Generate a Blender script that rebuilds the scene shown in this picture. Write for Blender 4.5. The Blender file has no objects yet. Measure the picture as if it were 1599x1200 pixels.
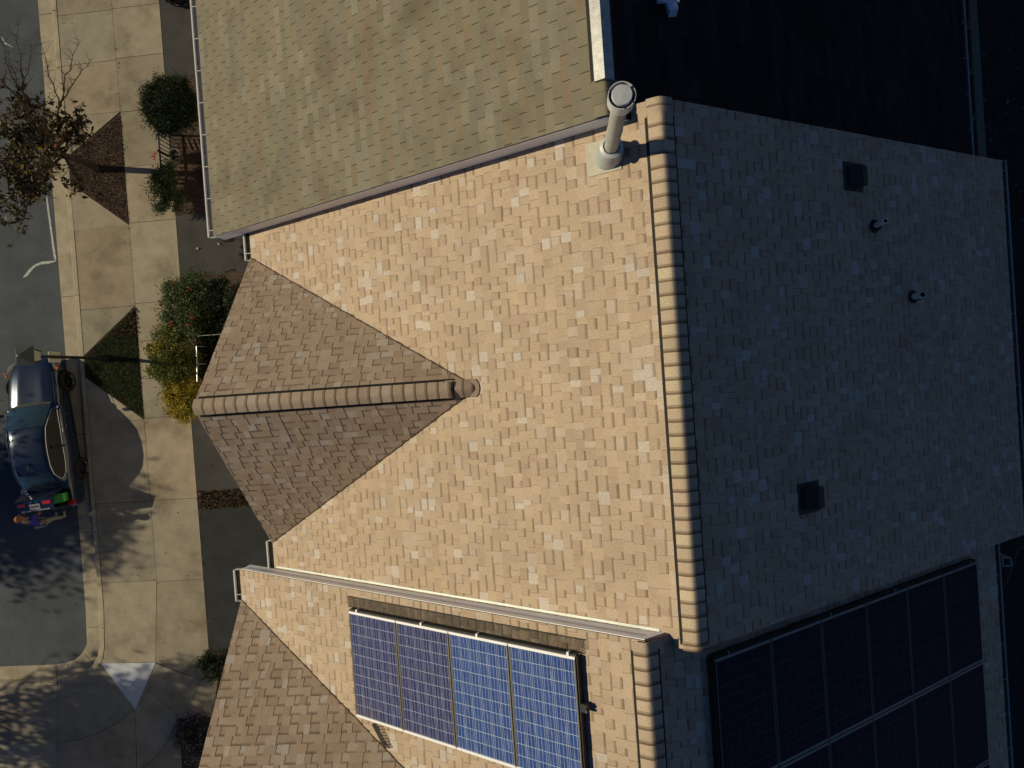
import bpy, bmesh, math, random
import numpy as np
from mathutils import Vector, Matrix
rad = math.radians
random.seed(7); RNG = np.random.default_rng(11)
SC = bpy.context.scene
COL = SC.collection

# ------------------------------------------------------------------ camera
H = 21.0                                    # drone height above the pavement
TX, TY, YAW, FPX = -0.0176, 0.0790, 0.0709, 1054.7
def _R():
    c, s = math.cos(YAW), math.sin(YAW)
    Y = Matrix(((c, s, 0), (-s, c, 0), (0, 0, 1)))
    cx, sx = math.cos(TX), math.sin(TX); cy, sy = math.cos(TY), math.sin(TY)
    Ry = Matrix(((cy, 0, sy), (0, 1, 0), (-sy, 0, cy)))
    Rx = Matrix(((1, 0, 0), (0, cx, sx), (0, -sx, cx)))
    return Rx @ Ry @ Y
RC = _R()
S_ = Matrix(((1, 0, 0), (0, -1, 0), (0, 0, -1)))
cam_d = bpy.data.cameras.new('camera'); cam = bpy.data.objects.new('camera', cam_d); COL.objects.link(cam)
cam_d.sensor_width = 36; cam_d.lens = 36 * FPX / 1599; cam_d.clip_end = 3000; cam_d.clip_start = 0.1
cam.matrix_world = Matrix.Translation((0, 0, H)) @ (S_ @ RC @ S_).transposed().to_4x4()
SC.camera = cam
def ray(px, py):
    w = RC.transposed() @ Vector(((px - 799.5) / FPX, (py - 600) / FPX, 1))
    return Vector((w.x, -w.y, -w.z))
def at(px, py, z=0.0):
    d = ray(px, py); t = (z - H) / d.z
    return Vector((d.x * t, d.y * t, z))
def proj(P):
    q = RC @ Vector((P[0], -P[1], H - P[2]))
    return 799.5 + FPX * q.x / q.z, 600 + FPX * q.y / q.z
def height_to(base, px, py):                # height of a vertical line over base that ends near a pixel
    best = min((( (proj((base[0], base[1], base[2] + h))[0] - px) ** 2 + (proj((base[0], base[1], base[2] + h))[1] - py) ** 2), h)
               for h in [i * .01 for i in range(1, 500)])
    return best[1]

# ------------------------------------------------------------------ light
SUN_EL, SUN_AZ = 27.0, 8.0                  # low sun over the street; azimuth off the house axis
dirv = Vector((math.cos(rad(SUN_EL)) * math.cos(rad(SUN_AZ)), -math.cos(rad(SUN_EL)) * math.sin(rad(SUN_AZ)), -math.sin(rad(SUN_EL))))
W = bpy.data.worlds.new('World'); SC.world = W; W.use_nodes = True
nt = W.node_tree; nt.nodes.clear()
sky = nt.nodes.new('ShaderNodeTexSky'); sky.sky_type = 'NISHITA'; sky.sun_disc = False
sky.sun_elevation = rad(SUN_EL); sky.dust_density = 0; sky.ozone_density = 6.0; sky.altitude = 3000
sky.sun_rotation = math.atan2(-dirv.x, -dirv.y)
bg = nt.nodes.new('ShaderNodeBackground'); bg.inputs[1].default_value = 0.05
wo = nt.nodes.new('ShaderNodeOutputWorld')
nt.links.new(sky.outputs[0], bg.inputs[0]); nt.links.new(bg.outputs[0], wo.inputs[0])
sd = bpy.data.lights.new('sun', 'SUN'); sd.energy = 5.0; sd.angle = rad(.5); sd.color = (1, .858, .565)
sun = bpy.data.objects.new('sun', sd); COL.objects.link(sun); sun.location = (-30, 5, 30)
sun.rotation_euler = dirv.to_track_quat('-Z', 'Y').to_euler()
SC.view_settings.view_transform = 'Standard'; SC.view_settings.look = 'None'
SC.view_settings.exposure = -0.24; SC.view_settings.gamma = 1

# ------------------------------------------------------------------ materials
MATS = {}
def mat(name, col, rough=.8, metal=0., var=.12, scale=8., fine=0., fscale=150., bump=0., bscale=60., attr=False,
        coat=0., spec=.5, blotch=None, bl_scale=.6, bl_lo=.5, bl_hi=.7, trans=0.):
    m = bpy.data.materials.new(name); m.use_nodes = True; n = m.node_tree.nodes; l = m.node_tree.links
    b = n['Principled BSDF']; b.inputs['Roughness'].default_value = rough; b.inputs['Metallic'].default_value = metal
    b.inputs['Specular IOR Level'].default_value = spec
    if coat: b.inputs['Coat Weight'].default_value = coat; b.inputs['Coat Roughness'].default_value = .04
    tc = n.new('ShaderNodeTexCoord')
    if attr:
        a = n.new('ShaderNodeVertexColor'); a.layer_name = 'tone'; base = a.outputs[0]
    else:
        r = n.new('ShaderNodeRGB'); r.outputs[0].default_value = (*col, 1); base = r.outputs[0]
    def mult(src, sc, amt, detail=4):
        nz = n.new('ShaderNodeTexNoise'); nz.inputs['Scale'].default_value = sc; nz.inputs['Detail'].default_value = detail
        l.new(tc.outputs['Object'], nz.inputs['Vector'])
        mr = n.new('ShaderNodeMapRange'); mr.inputs['From Min'].default_value = .3; mr.inputs['From Max'].default_value = .7
        mr.inputs['To Min'].default_value = 1 - amt; mr.inputs['To Max'].default_value = 1 + amt
        l.new(nz.outputs['Fac'], mr.inputs['Value'])
        vm = n.new('ShaderNodeVectorMath'); vm.operation = 'SCALE'
        l.new(src, vm.inputs[0]); l.new(mr.outputs[0], vm.inputs['Scale'])
        return vm.outputs[0]
    if var: base = mult(base, scale, var)
    if fine: base = mult(base, fscale, fine, 2)
    if blotch:
        nz = n.new('ShaderNodeTexNoise'); nz.inputs['Scale'].default_value = bl_scale; nz.inputs['Detail'].default_value = 6
        nz.inputs['Roughness'].default_value = .65
        l.new(tc.outputs['Object'], nz.inputs['Vector'])
        mr = n.new('ShaderNodeMapRange'); mr.inputs['From Min'].default_value = bl_lo; mr.inputs['From Max'].default_value = bl_hi
        l.new(nz.outputs['Fac'], mr.inputs['Value'])
        mx = n.new('ShaderNodeMix'); mx.data_type = 'RGBA'; mx.blend_type = 'MULTIPLY'
        l.new(mr.outputs[0], mx.inputs[0]); l.new(base, mx.inputs[6]); mx.inputs[7].default_value = (*blotch, 1)
        base = mx.outputs[2]
    l.new(base, b.inputs['Base Color'])
    if bump:
        nz = n.new('ShaderNodeTexNoise'); nz.inputs['Scale'].default_value = bscale; nz.inputs['Detail'].default_value = 5
        l.new(tc.outputs['Object'], nz.inputs['Vector'])
        bp = n.new('ShaderNodeBump'); bp.inputs['Strength'].default_value = bump; bp.inputs['Distance'].default_value = .01
        l.new(nz.outputs['Fac'], bp.inputs['Height']); l.new(bp.outputs[0], b.inputs['Normal'])
    if trans:
        t = n.new('ShaderNodeBsdfTranslucent'); l.new(base, t.inputs['Color'])
        mx = n.new('ShaderNodeMixShader'); mx.inputs[0].default_value = trans
        l.new(b.outputs[0], mx.inputs[1]); l.new(t.outputs[0], mx.inputs[2])
        l.new(mx.outputs[0], n['Material Output'].inputs['Surface'])
    MATS[name] = m; return m
M_SH = mat('shingles', (1, 1, 1), .92, attr=True, var=.06, scale=1.3, fine=.2, fscale=85, bump=.35, bscale=220, spec=.2)
M_SHA = mat('weathered_shingles', (1, 1, 1), .95, attr=True, var=.08, scale=2.5, fine=.15, fscale=85, bump=.3, bscale=200, spec=.15,
            blotch=(.66, .65, .64), bl_scale=.9, bl_lo=.52, bl_hi=.72)
M_DECK = mat('roof_deck', (.10, .07, .045), .9)
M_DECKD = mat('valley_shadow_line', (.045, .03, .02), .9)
M_WHITE = mat('white_trim', (.78, .79, .86), .5, var=.05, scale=3)
M_GUT = mat('gutter_metal', (.72, .72, .73), .35, var=.06, scale=2)
M_GUTD = mat('gutter_inside', (.10, .09, .07), .9, var=.4, scale=12)
M_GUTA = mat('worn_gutter', (.36, .36, .35), .5, var=.1, scale=4)
M_WALL = mat('siding', (.52, .49, .43), .8, var=.05)
M_VENT = mat('black_vent', (.007, .006, .005), .8, var=.3, scale=30)
M_ALU = mat('aluminium', (.34, .35, .36), .45, metal=.6, var=.18, scale=14, bump=.1)
M_FLUE = mat('flue_paint', (.36, .38, .36), .5, metal=.15, var=.10, scale=9)
M_FLASH = mat('flashing', (.40, .45, .46), .5, metal=.2, var=.1, scale=10)
M_FLPAN = mat('flashing_pan', (.38, .35, .29), .6, var=.12, scale=10)
M_GALV = mat('galvanised', (.60, .64, .68), .4, metal=.25, var=.08, scale=20)
M_SKYM = mat('sky_tinted_metal', (.55, .70, .92), .45, metal=.1, var=.08, scale=12)  # blue of the reflected sky put into the base colour, brightened against shade
M_BROWN = mat('brown_plastic', (.035, .032, .026), .7, var=.1)
M_PVC = mat('white_pvc', (.86, .88, .84), .4, var=.05)
M_RUB = mat('black_rubber', (.02, .02, .02), .8)
M_ASPH = mat('asphalt', (.080, .092, .112), .95, var=.16, scale=1.1, fine=.22, fscale=45, bump=.4, bscale=60, spec=.2,
             blotch=(.72, .72, .72), bl_scale=.35, bl_lo=.45, bl_hi=.75)
M_DRV = mat('driveway_asphalt', (.058, .058, .060), .95, var=.22, scale=1.6, fine=.22, fscale=50, bump=.4, bscale=60, spec=.2,
            blotch=(.66, .68, .70), bl_scale=.8)
M_DRV2 = mat('sealed_asphalt', (.027, .030, .034), .9, var=.2, scale=1.6, fine=.15, fscale=50, bump=.3, bscale=60, spec=.2)
M_CONC = mat('concrete', (1, 1, 1), .92, attr=True, var=.10, scale=2.2, fine=.07, fscale=60, bump=.15, bscale=90, spec=.2,
             blotch=(.52, .51, .48), bl_scale=.85, bl_lo=.48, bl_hi=.76)
M_KERB = mat('kerb_concrete', (.37, .325, .25), .9, var=.12, scale=3, fine=.08, fscale=60, bump=.15, spec=.2, blotch=(.7, .7, .68), bl_scale=1.2)
M_JOINT = mat('joint_dirt', (.05, .042, .03), .98)
M_RAMP = mat('pale_ramp_concrete', (.50, .54, .62), .9, var=.08, scale=4, fine=.06, fscale=50)
M_PAINT = mat('road_paint', (.40, .42, .42), .8, var=.35, scale=14)
M_MULCH = mat('mulch_soil', (.060, .038, .028), .98, var=.5, scale=20, bump=.8, bscale=40)
M_SOIL = mat('yard_soil', (.03, .027, .022), .98, var=.4, scale=3, bump=.6, bscale=20)
M_LEAF = mat('foliage', (1, 1, 1), .55, attr=True, var=.15, scale=6, spec=.3, trans=.25)
M_LITTER = mat('litter', (1, 1, 1), .9, attr=True, var=.15, scale=6, spec=.2)
M_BARK = mat('bark', (.055, .042, .032), .95, var=.3, scale=14, bump=.8, bscale=25)
M_PANELF = mat('panel_frame', (.85, .86, .88), .4, metal=.1, var=.03)
M_PANELD = mat('panel_frame_dark', (.16, .15, .12), .45, metal=.4, var=.03)
M_PANELF2 = mat('panel_frame_short_shade', (.17, .17, .18), .5, metal=.2, var=.03)  # M_PANELF2 and M_PANELD2: frame colours darkened to carry the slope's shade
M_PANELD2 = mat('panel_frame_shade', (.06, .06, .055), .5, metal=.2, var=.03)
M_RAIL = mat('rack_black', (.015, .015, .015), .6)
M_MESH = mat('guard_mesh', (.025, .024, .02), .7)
M_CARBLUE = mat('car_paint', (.022, .035, .070), .2, metal=.5, var=0, coat=1)
M_CARBLK = mat('car_paint_black', (.006, .006, .007), .2, metal=.3, var=0, coat=1)
M_GLASS = mat('car_glass', (.022, .040, .048), .05, var=0, coat=1)
M_SGLASS = mat('side_glass', (.008, .008, .007), .25, var=0, spec=.25)
M_CHROME = mat('chrome', (.75, .75, .75), .15, metal=1, var=0)
M_TYRE = mat('tyre', (.012, .012, .012), .85, var=0)
M_RIM = mat('rim', (.10, .10, .105), .3, metal=.9, var=0)
M_RED = mat('tail_lens', (.45, .02, .02), .15, var=0, coat=1)
M_AMBER = mat('amber_lens', (.5, .13, .03), .2, var=0)
M_LENS = mat('headlight_lens', (.5, .52, .55), .1, metal=.5, var=0)
M_PLATE = mat('number_plate', (.45, .47, .50), .4, var=.1, scale=30)
M_INK = mat('plate_ink', (.06, .08, .12), .5)
M_INTER = mat('boot_lining', (.008, .008, .008), .95)
M_GREEN = mat('green_cloth', (.12, .58, .10), .7, var=.1, scale=10)
M_SKIN = mat('skin', (.30, .16, .11), .6, var=.05)
M_HAIR = mat('ginger_hair', (.25, .10, .035), .8, var=.3, scale=60)
M_SHIRT = mat('blue_cloth', (.035, .04, .30), .9, var=.15, scale=10, bump=.3, bscale=30)
M_TROUS = mat('grey_cloth', (.30, .29, .26), .9, var=.15, scale=12)
M_SHOE = mat('shoe', (.5, .48, .45), .7)
M_POST = mat('lamp_black', (.014, .016, .015), .45, var=.1)
M_LGREEN = mat('lantern_green', (.05, .065, .06), .5, var=.15)
M_LGLASS = mat('lantern_glass', (.42, .42, .36), .3, var=.05)
M_SIGN = mat('sign_back', (.52, .52, .44), .5, var=.05)
M_WOOD = mat('deck_wood', (.19, .18, .145), .9, var=.2, scale=12, bump=.3)
M_WOODR = mat('red_wood', (.085, .048, .034), .9, var=.2, scale=12)
M_POT = mat('planter_clay', (.10, .10, .09), .8, var=.1)
M_RAILM = mat('rail_metal', (.55, .55, .55), .35, metal=.5, var=.05)
M_WINDOW = mat('window_glass', (.03, .035, .04), .08, var=0)
M_DOOR = mat('garage_door', (.6, .58, .54), .6, var=.03)

# ------------------------------------------------------------------ object helpers
def tag(o, label=None, cat=None, group=None, kind=None):
    if label: o['label'] = label
    if cat: o['category'] = cat
    if group: o['group'] = group
    if kind: o['kind'] = kind
    return o
def empty(name, loc=(0, 0, 0), rz=0, **k):
    o = bpy.data.objects.new(name, None); COL.objects.link(o); o.location = loc; o.rotation_euler = (0, 0, rz)
    o.empty_display_size = .2; return tag(o, **k)
def mesh_obj(name, verts, faces, m, parent=None, smooth=False, tones=None, fmat=None, **k):
    me = bpy.data.meshes.new(name); me.from_pydata([tuple(v) for v in verts], [], [tuple(f) for f in faces]); me.update()
    for mm in (m if isinstance(m, (list, tuple)) else [m]): me.materials.append(mm)
    if fmat is not None: me.polygons.foreach_set('material_index', fmat)
    if smooth: me.polygons.foreach_set('use_smooth', [True] * len(me.polygons))
    if tones is not None:
        ca = me.color_attributes.new('tone', 'FLOAT_COLOR', 'CORNER')
        arr = np.ones((len(me.loops), 4), np.float32)
        lt = np.array([p.loop_total for p in me.polygons]); arr[:, :3] = np.repeat(np.array(tones, np.float32), lt, axis=0)
        ca.data.foreach_set('color', arr.ravel())
    o = bpy.data.objects.new(name, me); COL.objects.link(o)
    if parent: o.parent = parent
    return tag(o, **k)
class MB:
    def __init__(s): s.v = []; s.f = []; s.t = []; s.mi = []
    def add(s, vs, fs, tone=(1, 1, 1), mi=0):
        b = len(s.v); s.v += [tuple(v) for v in vs]
        for f in fs: s.f.append(tuple(b + i for i in f)); s.t.append(tone); s.mi.append(mi)
    def box(s, c, d, rz=0, tone=(1, 1, 1), M=None, mi=0):
        x, y, z = d[0] / 2, d[1] / 2, d[2] / 2
        vs = [Vector(p) for p in ((-x, -y, -z), (x, -y, -z), (x, y, -z), (-x, y, -z), (-x, -y, z), (x, -y, z), (x, y, z), (-x, y, z))]
        R = M if M is not None else Matrix.Rotation(rz, 3, 'Z')
        s.add([R @ v + Vector(c) for v in vs], [(3, 2, 1, 0), (4, 5, 6, 7), (0, 1, 5, 4), (1, 2, 6, 5), (2, 3, 7, 6), (3, 0, 4, 7)], tone, mi)
    def beam(s, a, b, w, h, up=Vector((0, 0, 1)), tone=(1, 1, 1)):
        a = Vector(a); b = Vector(b); d = (b - a); L = d.length; d.normalize(); up = Vector(up)
        sd_ = d.cross(up)
        if sd_.length < 1e-4: sd_ = d.cross(Vector((1, 0, 0)))
        sd_.normalize(); u = sd_.cross(d)
        M = Matrix((d, sd_, u)).transposed()
        s.box((a + b) / 2, (L, w, h), tone=tone, M=M)
    def tube(s, a, b, r0, r1=None, n=12, caps=True, tone=(1, 1, 1)):
        r1 = r0 if r1 is None else r1
        a = Vector(a); b = Vector(b); d = (b - a).normalized()
        u = d.cross(Vector((0, 0, 1)) if abs(d.z) < .95 else Vector((1, 0, 0))).normalized(); w = d.cross(u)
        vs = []
        for p, r in ((a, r0), (b, r1)):
            for i in range(n):
                t = 2 * math.pi * i / n; vs.append(p + (u * math.cos(t) + w * math.sin(t)) * r)
        fs = [(i, (i + 1) % n, n + (i + 1) % n, n + i) for i in range(n)]
        if caps: fs += [tuple(range(n))[::-1], tuple(range(n, 2 * n))]
        s.add(vs, fs, tone)
    def lathe(s, c, prof, n=32, ax=None):      # prof: list of (r, z)
        vs = []; c = Vector(c)
        for r, z in prof:
            for i in range(n):
                t = 2 * math.pi * i / n; p = Vector((r * math.cos(t), r * math.sin(t), z))
                vs.append((ax @ p if ax is not None else p) + c)
        fs = [(k * n + i, k * n + (i + 1) % n, (k + 1) * n + (i + 1) % n, (k + 1) * n + i) for k in range(len(prof) - 1) for i in range(n)]
        s.add(vs, fs)
    def prism(s, poly, z0, z1, tone=(1, 1, 1)):
        n = len(poly); vs = [(p[0], p[1], z0) for p in poly] + [(p[0], p[1], z1) for p in poly]
        ar = sum(poly[i][0] * poly[(i + 1) % n][1] - poly[(i + 1) % n][0] * poly[i][1] for i in range(n))
        top = list(range(n, 2 * n)); fs = [(i, (i + 1) % n, n + (i + 1) % n, n + i) for i in range(n)]
        if ar < 0: top = top[::-1]; fs = [f[::-1] for f in fs]
        s.add(vs, [tuple(top)] + fs, tone)
    def build(s, name, m, parent=None, smooth=False, tones=False, **k):
        return mesh_obj(name, s.v, s.f, m, parent, smooth, s.t if tones else None,
                        s.mi if isinstance(m, (list, tuple)) else None, **k)
def autosmooth(o, ang=35):
    me = o.data; bm = bmesh.new(); bm.from_mesh(me)
    for f in bm.faces: f.smooth = True
    for e in bm.edges:
        if len(e.link_faces) == 2 and e.calc_face_angle(0) > rad(ang): e.smooth = False
    bm.to_mesh(me); bm.free(); return o
def copy_tree(o, parent=None):
    c = o.copy(); COL.objects.link(c); c.parent = parent
    for ch in o.children: copy_tree(ch, c)
    return c

# ================================================================== SETTING
# ------------------------------------------------------------------ ground sheets
def gpoly(pts, z=0.0): return [(at(x, y, z).x, at(x, y, z).y) for x, y in pts]
def inset(poly, d):
    n = len(poly); ar = sum(poly[i][0] * poly[(i + 1) % n][1] - poly[(i + 1) % n][0] * poly[i][1] for i in range(n))
    if ar < 0: poly = poly[::-1]
    out = []
    for i in range(n):
        a, b, c = Vector(poly[i - 1]), Vector(poly[i]), Vector(poly[(i + 1) % n])
        d1 = (b - a).normalized(); d2 = (c - b).normalized()
        n1 = Vector((-d1.y, d1.x)); n2 = Vector((-d2.y, d2.x)); bi = n1 + n2
        k = d / max(.35, bi.length_squared / 2); out.append(tuple(b + bi * k))
    return out
RZ = -.15                                    # road surface
m = MB(); m.box((0, 0, -.3), (900, 900, .04)); m.build('ground', M_SOIL, kind='structure')
XG, XK0, XK1, XS1, XS2 = -16.42, -15.86, -15.68, -13.78, -12.18      # asphalt edge, kerb face, kerb back, slab joint, pavement back
YC = at(137, 1000, RZ).y
m = MB(); road_poly = [(-24.5, 60), (XG, 60), (XG, at(137, 950, RZ).y)] + gpoly([(136, 1005), (129, 1020), (118, 1030), (104, 1035), (88, 1038)], RZ) + [(-24.5, at(0, 1040, RZ).y)]
m.prism(road_poly, RZ - .08, RZ); m.build('road', M_ASPH, kind='structure')
# gutter pan + kerb (a swept section along the kerb line)
kl_in = [(XG, 60), (XG, at(137, 950, RZ).y)] + gpoly([(136, 1005), (129, 1020), (118, 1030), (104, 1035), (88, 1038)], RZ) + [(-24.5, at(0, 1040, RZ).y)]
kl_out = [(XK1, 60), (XK1, at(161, 950).y)] + gpoly([(163, 1010), (160, 1030), (148, 1050), (125, 1066), (90, 1070)]) + [(-24.5, at(0, 1071).y)]
m = MB(); prof = [(0, RZ + .004), (.70, RZ + .012), (.76, -.03), (.80, .002), (1.0, .008)]
for i in range(len(kl_in) - 1):
    for j in range(len(prof) - 1):
        q = []
        for (kk, jj) in ((i, j), (i, j + 1), (i + 1, j + 1), (i + 1, j)):
            a = Vector(kl_in[kk]); b = Vector(kl_out[kk]); p = a.lerp(b, prof[jj][0]); q.append((p.x, p.y, prof[jj][1]))
        m.add(q, [(0, 1, 2, 3)])
ko = m.build('kerb', M_KERB, kind='structure')
bm = bmesh.new(); bm.from_mesh(ko.data); bmesh.ops.remove_doubles(bm, verts=bm.verts, dist=.001); bm.to_mesh(ko.data); bm.free()
m = MB()                                      # kerb joints
for py_ in [25, 113, 180, 465, 680, 832, 980]:
    a = at(84 + (py_ - 400) * .083, py_, RZ)
    for j in range(len(prof) - 1):
        x0 = XG + (XK1 - XG) * prof[j][0]; x1 = XG + (XK1 - XG) * prof[j + 1][0]
        m.add([(x0, a.y - .008, prof[j][1] + .004), (x1, a.y - .008, prof[j + 1][1] + .004), (x1, a.y + .008, prof[j + 1][1] + .004), (x0, a.y + .008, prof[j][1] + .004)], [(0, 1, 2, 3)])
for p, q in (((88, 1038), (90, 1070)), ((132, 1020), (147, 1038))):
    a, b = at(*p, 0), at(*q, 0); m.beam((a.x, a.y, .012), (b.x, b.y, .012), .014, .006)
m.build('kerb_joint', M_JOINT, parent=ko)
# pavement slabs
m = MB(); m.prism([(XK1, 60), (XK1, at(161, 950).y), *gpoly([(163, 1010), (160, 1030), (148, 1050), (125, 1066), (90, 1070), (0, 1071), (-60, 1071), (-60, 1300), (290, 1300), (300, 1200), (336, 1100), (313, 1062)]), (XS2, at(318, 1020).y), (XS2, 60)], -.2, -.02)
m.build('pavement_bed', M_JOINT, kind='structure')
def yat(px, py): return at(px, py).y
L_j = [(135, -55), (135, 20), (138, 99), (145, 177)]
slabs = []
def rect(x0, x1, y0, y1): return [(x0, y0), (x1, y0), (x1, y1), (x0, y1)]
yl = [yat(130, -300), yat(133, -180), yat(134, -60), yat(135, 20), yat(138, 99), yat(145, 179)]
for a, b in zip(yl, yl[1:]): slabs.append(rect(XK1, XS1, a, b))
G = lambda x, y: (at(x, y).x, at(x, y).y)
tri1 = [(XS1, yat(182, 178)), (XK1, yat(108, 244)), (XK1, yat(110, 287)), (XS1, yat(197, 352))]      # mulch triangle
slabs.append([(XK1, yat(145, 179)), (XS1, yat(145, 179)), (XK1, yat(108, 244))])
slabs.append([(XK1, yat(110, 287)), (XS1, yat(197, 352)), (XK1, yat(112, 361))])
slabs.append(rect(XK1, XS1, yat(150, 356), yat(160, 482)))
tri2 = [(XS1, yat(207, 478)), (XK1, yat(131, 556)), (XK1, yat(131, 590)), (XS1, yat(222, 656))]
slabs.append([(XK1, yat(160, 482)), (XS1, yat(160, 482)), (XK1, yat(131, 556))])
slabs.append([(XK1, yat(131, 590)), (XS1, yat(222, 656)), (XK1, yat(140, 663))])
ys_ = [yat(180, 659), yat(190, 785), yat(200, 909), yat(200, 1036)]
for a, b in zip(ys_[:-1], ys_[1:-1]): slabs.append(rect(XK1, XS1, a, b))
slabs.append([(XK1, ys_[2]), (XS1, ys_[2]), G(243, 1035), G(157, 1036), G(161, 1029), G(163, 1010), (XK1, yat(161, 950))])
yr = [yat(210, -300), yat(210, -150), yat(210, -60), yat(212, 10), yat(214, 88), yat(222, 172), yat(228, 258), yat(234, 346), yat(240, 472), yat(247, 531), yat(250, 590), yat(250, 652), yat(268, 780), yat(276, 907)]
for a, b in zip(yr, yr[1:]): slabs.append(rect(XS1, XS2, a, b))
slabs.append([(XS1, yat(276, 907)), (XS2, yat(276, 907)), (XS2, yat(318, 1040)), G(313, 1062), G(243, 1035)])
arc = [(90, 1160), (120, 1156), (150, 1147), (182, 1130), (211, 1109)]
slabs.append(gpoly([(159, 1034), (148, 1050), (125, 1066), (90, 1070), (90, 1160), (120, 1156), (150, 1147), (182, 1130), (211, 1109), (157, 1036)]))
slabs.append(gpoly([(90, 1071), (0, 1072), (-60, 1072), (-60, 1163), (0, 1162), (90, 1160)]))
slabs.append(gpoly([(-60, 1163), (0, 1162), (90, 1160), (91, 1300), (-60, 1300)]))
slabs.append(gpoly([(90, 1160), (120, 1156), (150, 1147), (182, 1130), (211, 1109), (215, 1300), (91, 1300)]))
slabs.append(gpoly([(211, 1109), (226, 1074), (278, 1121), (262, 1158), (240, 1185), (214, 1205)]))
slabs.append(gpoly([(214, 1205), (240, 1185), (262, 1158), (278, 1125), (292, 1300), (215, 1300)]))
slabs.append(gpoly([(243, 1036), (313, 1062), (290, 1122), (279, 1122), (226, 1074)]))
slabs.append(gpoly([(313, 1062), (340, 1060), (330, 1120), (290, 1122)]))
m = MB()
for s_i, s_ in enumerate(slabs):
    v = random.uniform(.86, 1.1); w = random.uniform(-.015, .015)
    tone = (.325 * v + w, .284 * v, .222 * v - w * .5)
    m.prism(inset(s_, .007), -.1, random.uniform(-.003, .003), tone)
m.build('sidewalk', M_CONC, tones=True, kind='structure')
m = MB(); m.prism(inset(gpoly([(157, 1036), (243, 1035), (211, 1109)]), .006), -.1, .002); m.build('ramp', M_RAMP, kind='structure')
# triangles of mulch and grass beside the kerb
m = MB(); m.prism(inset(tri1, .01), -.15, .005); m.prism(inset(tri2, .01), -.15, -.01); m.build('planting_soil', M_MULCH, kind='structure')
# driveways and ground by the houses
XH = -5.0
m = MB(); m.prism([(XS2 + .01, 40), (XH, 40), (XH, yat(300, 118)), (XS2 + .01, yat(300, 118))], -.15, 0.0)
m.prism([(XS2 + .01, yat(300, 335)), (XH, yat(300, 335)), (XH, yat(300, 432)), (XS2 + .01, yat(300, 432))], -.15, 0.0)
m.prism([(XS2 + .01, yat(300, 650)), (XH, yat(300, 650)), (XH, yat(300, 767)), (XS2 + .01, yat(300, 767))], -.15, 0.0)
m.build('driveway', M_DRV, kind='structure')
m = MB(); m.prism([(XS2 + .01, yat(300, 797)), (XH, yat(300, 797)), (XH, yat(300, 1022)), (XS2 + .01, yat(300, 1022))], -.15, 0.0)
m.build('driveway', M_DRV2, kind='structure')
m = MB()
for a, b in ((118, 335), (432, 650), (767, 797), (1022, 1058)):
    m.prism([(XS2 + .01, yat(300, a)), (XH, yat(300, a)), (XH, yat(300, b)), (XS2 + .01, yat(300, b))], -.15, -.01)
m.prism(gpoly([(292, 1121), (420, 1118), (420, 1300), (294, 1300), (279, 1128)]), -.15, -.01)
m.build('garden_soil', M_MULCH, kind='structure')
# faded paint squiggle on the road
def ribbon(pts, w, z):
    P = [at(x, y, z) for x, y in pts]; vs = []; fs = []
    for i, p in enumerate(P):
        d = (P[min(i + 1, len(P) - 1)] - P[max(i - 1, 0)]).normalized(); nn = Vector((-d.y, d.x, 0))
        ww = w * random.uniform(.8, 1.15) * (0.3 if i in (0, len(P) - 1) else 1)
        vs += [p + nn * ww / 2, p - nn * ww / 2]
        if i: fs.append((2 * i - 2, 2 * i - 1, 2 * i + 1, 2 * i))
    return vs, fs
pm = MB(); pm.add(*ribbon([(72, 300), (74, 318), (77, 340), (80, 362), (83, 385), (86, 403), (87, 409)], .075, RZ + .004))
pm.add(*ribbon([(87, 408), (76, 410), (65, 411), (55, 415), (47, 422), (42, 429), (36, 434)], .085, RZ + .004))
pm.add(*ribbon([(2, 57), (8, 68), (20, 74)], .05, RZ + .004))
pm.build('painted_line', M_PAINT, kind='structure')

# ------------------------------------------------------------------ shingled roof slopes
def clip(poly, conv):                       # Sutherland-Hodgman, conv counter-clockwise
    out = poly
    for i in range(len(conv)):
        a = conv[i]; b = conv[(i + 1) % len(conv)]; inp = out; out = []
        if not inp: return []
        ex, ey = b[0] - a[0], b[1] - a[1]
        f = lambda p: ex * (p[1] - a[1]) - ey * (p[0] - a[0])
        for j in range(len(inp)):
            p, q = inp[j - 1], inp[j]; fp, fq = f(p), f(q)
            if fq >= 0:
                if fp < 0: t = fp / (fp - fq); out.append((p[0] + (q[0] - p[0]) * t, p[1] + (q[1] - p[1]) * t))
                out.append(q)
            elif fp >= 0:
                t = fp / (fp - fq); out.append((p[0] + (q[0] - p[0]) * t, p[1] + (q[1] - p[1]) * t))
    return out
def ccw(P):
    ar = sum(P[i][0] * P[(i + 1) % len(P)][1] - P[(i + 1) % len(P)][0] * P[i][1] for i in range(len(P)))
    return P if ar > 0 else P[::-1]
PAL_TAN = [((0.465, 0.368, 0.286), 5), ((0.448, 0.353, 0.270), 5), ((0.434, 0.338, 0.259), 3.5), ((0.480, 0.395, 0.326), 2.4), ((0.417, 0.319, 0.247), 2.0), ((0.510, 0.453, 0.412), 1.3), ((0.465, 0.368, 0.270), 3)]
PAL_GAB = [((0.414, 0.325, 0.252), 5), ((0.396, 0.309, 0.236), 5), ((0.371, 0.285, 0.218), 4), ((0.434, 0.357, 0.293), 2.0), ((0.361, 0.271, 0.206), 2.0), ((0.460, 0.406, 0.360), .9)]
PAL_OLD = [((0.188, 0.169, 0.128), 5), ((0.200, 0.182, 0.140), 4), ((0.179, 0.161, 0.120), 3), ((0.210, 0.196, 0.158), 1.6), ((0.200, 0.164, 0.118), 1.6), ((0.185, 0.169, 0.135), 3)]
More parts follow.
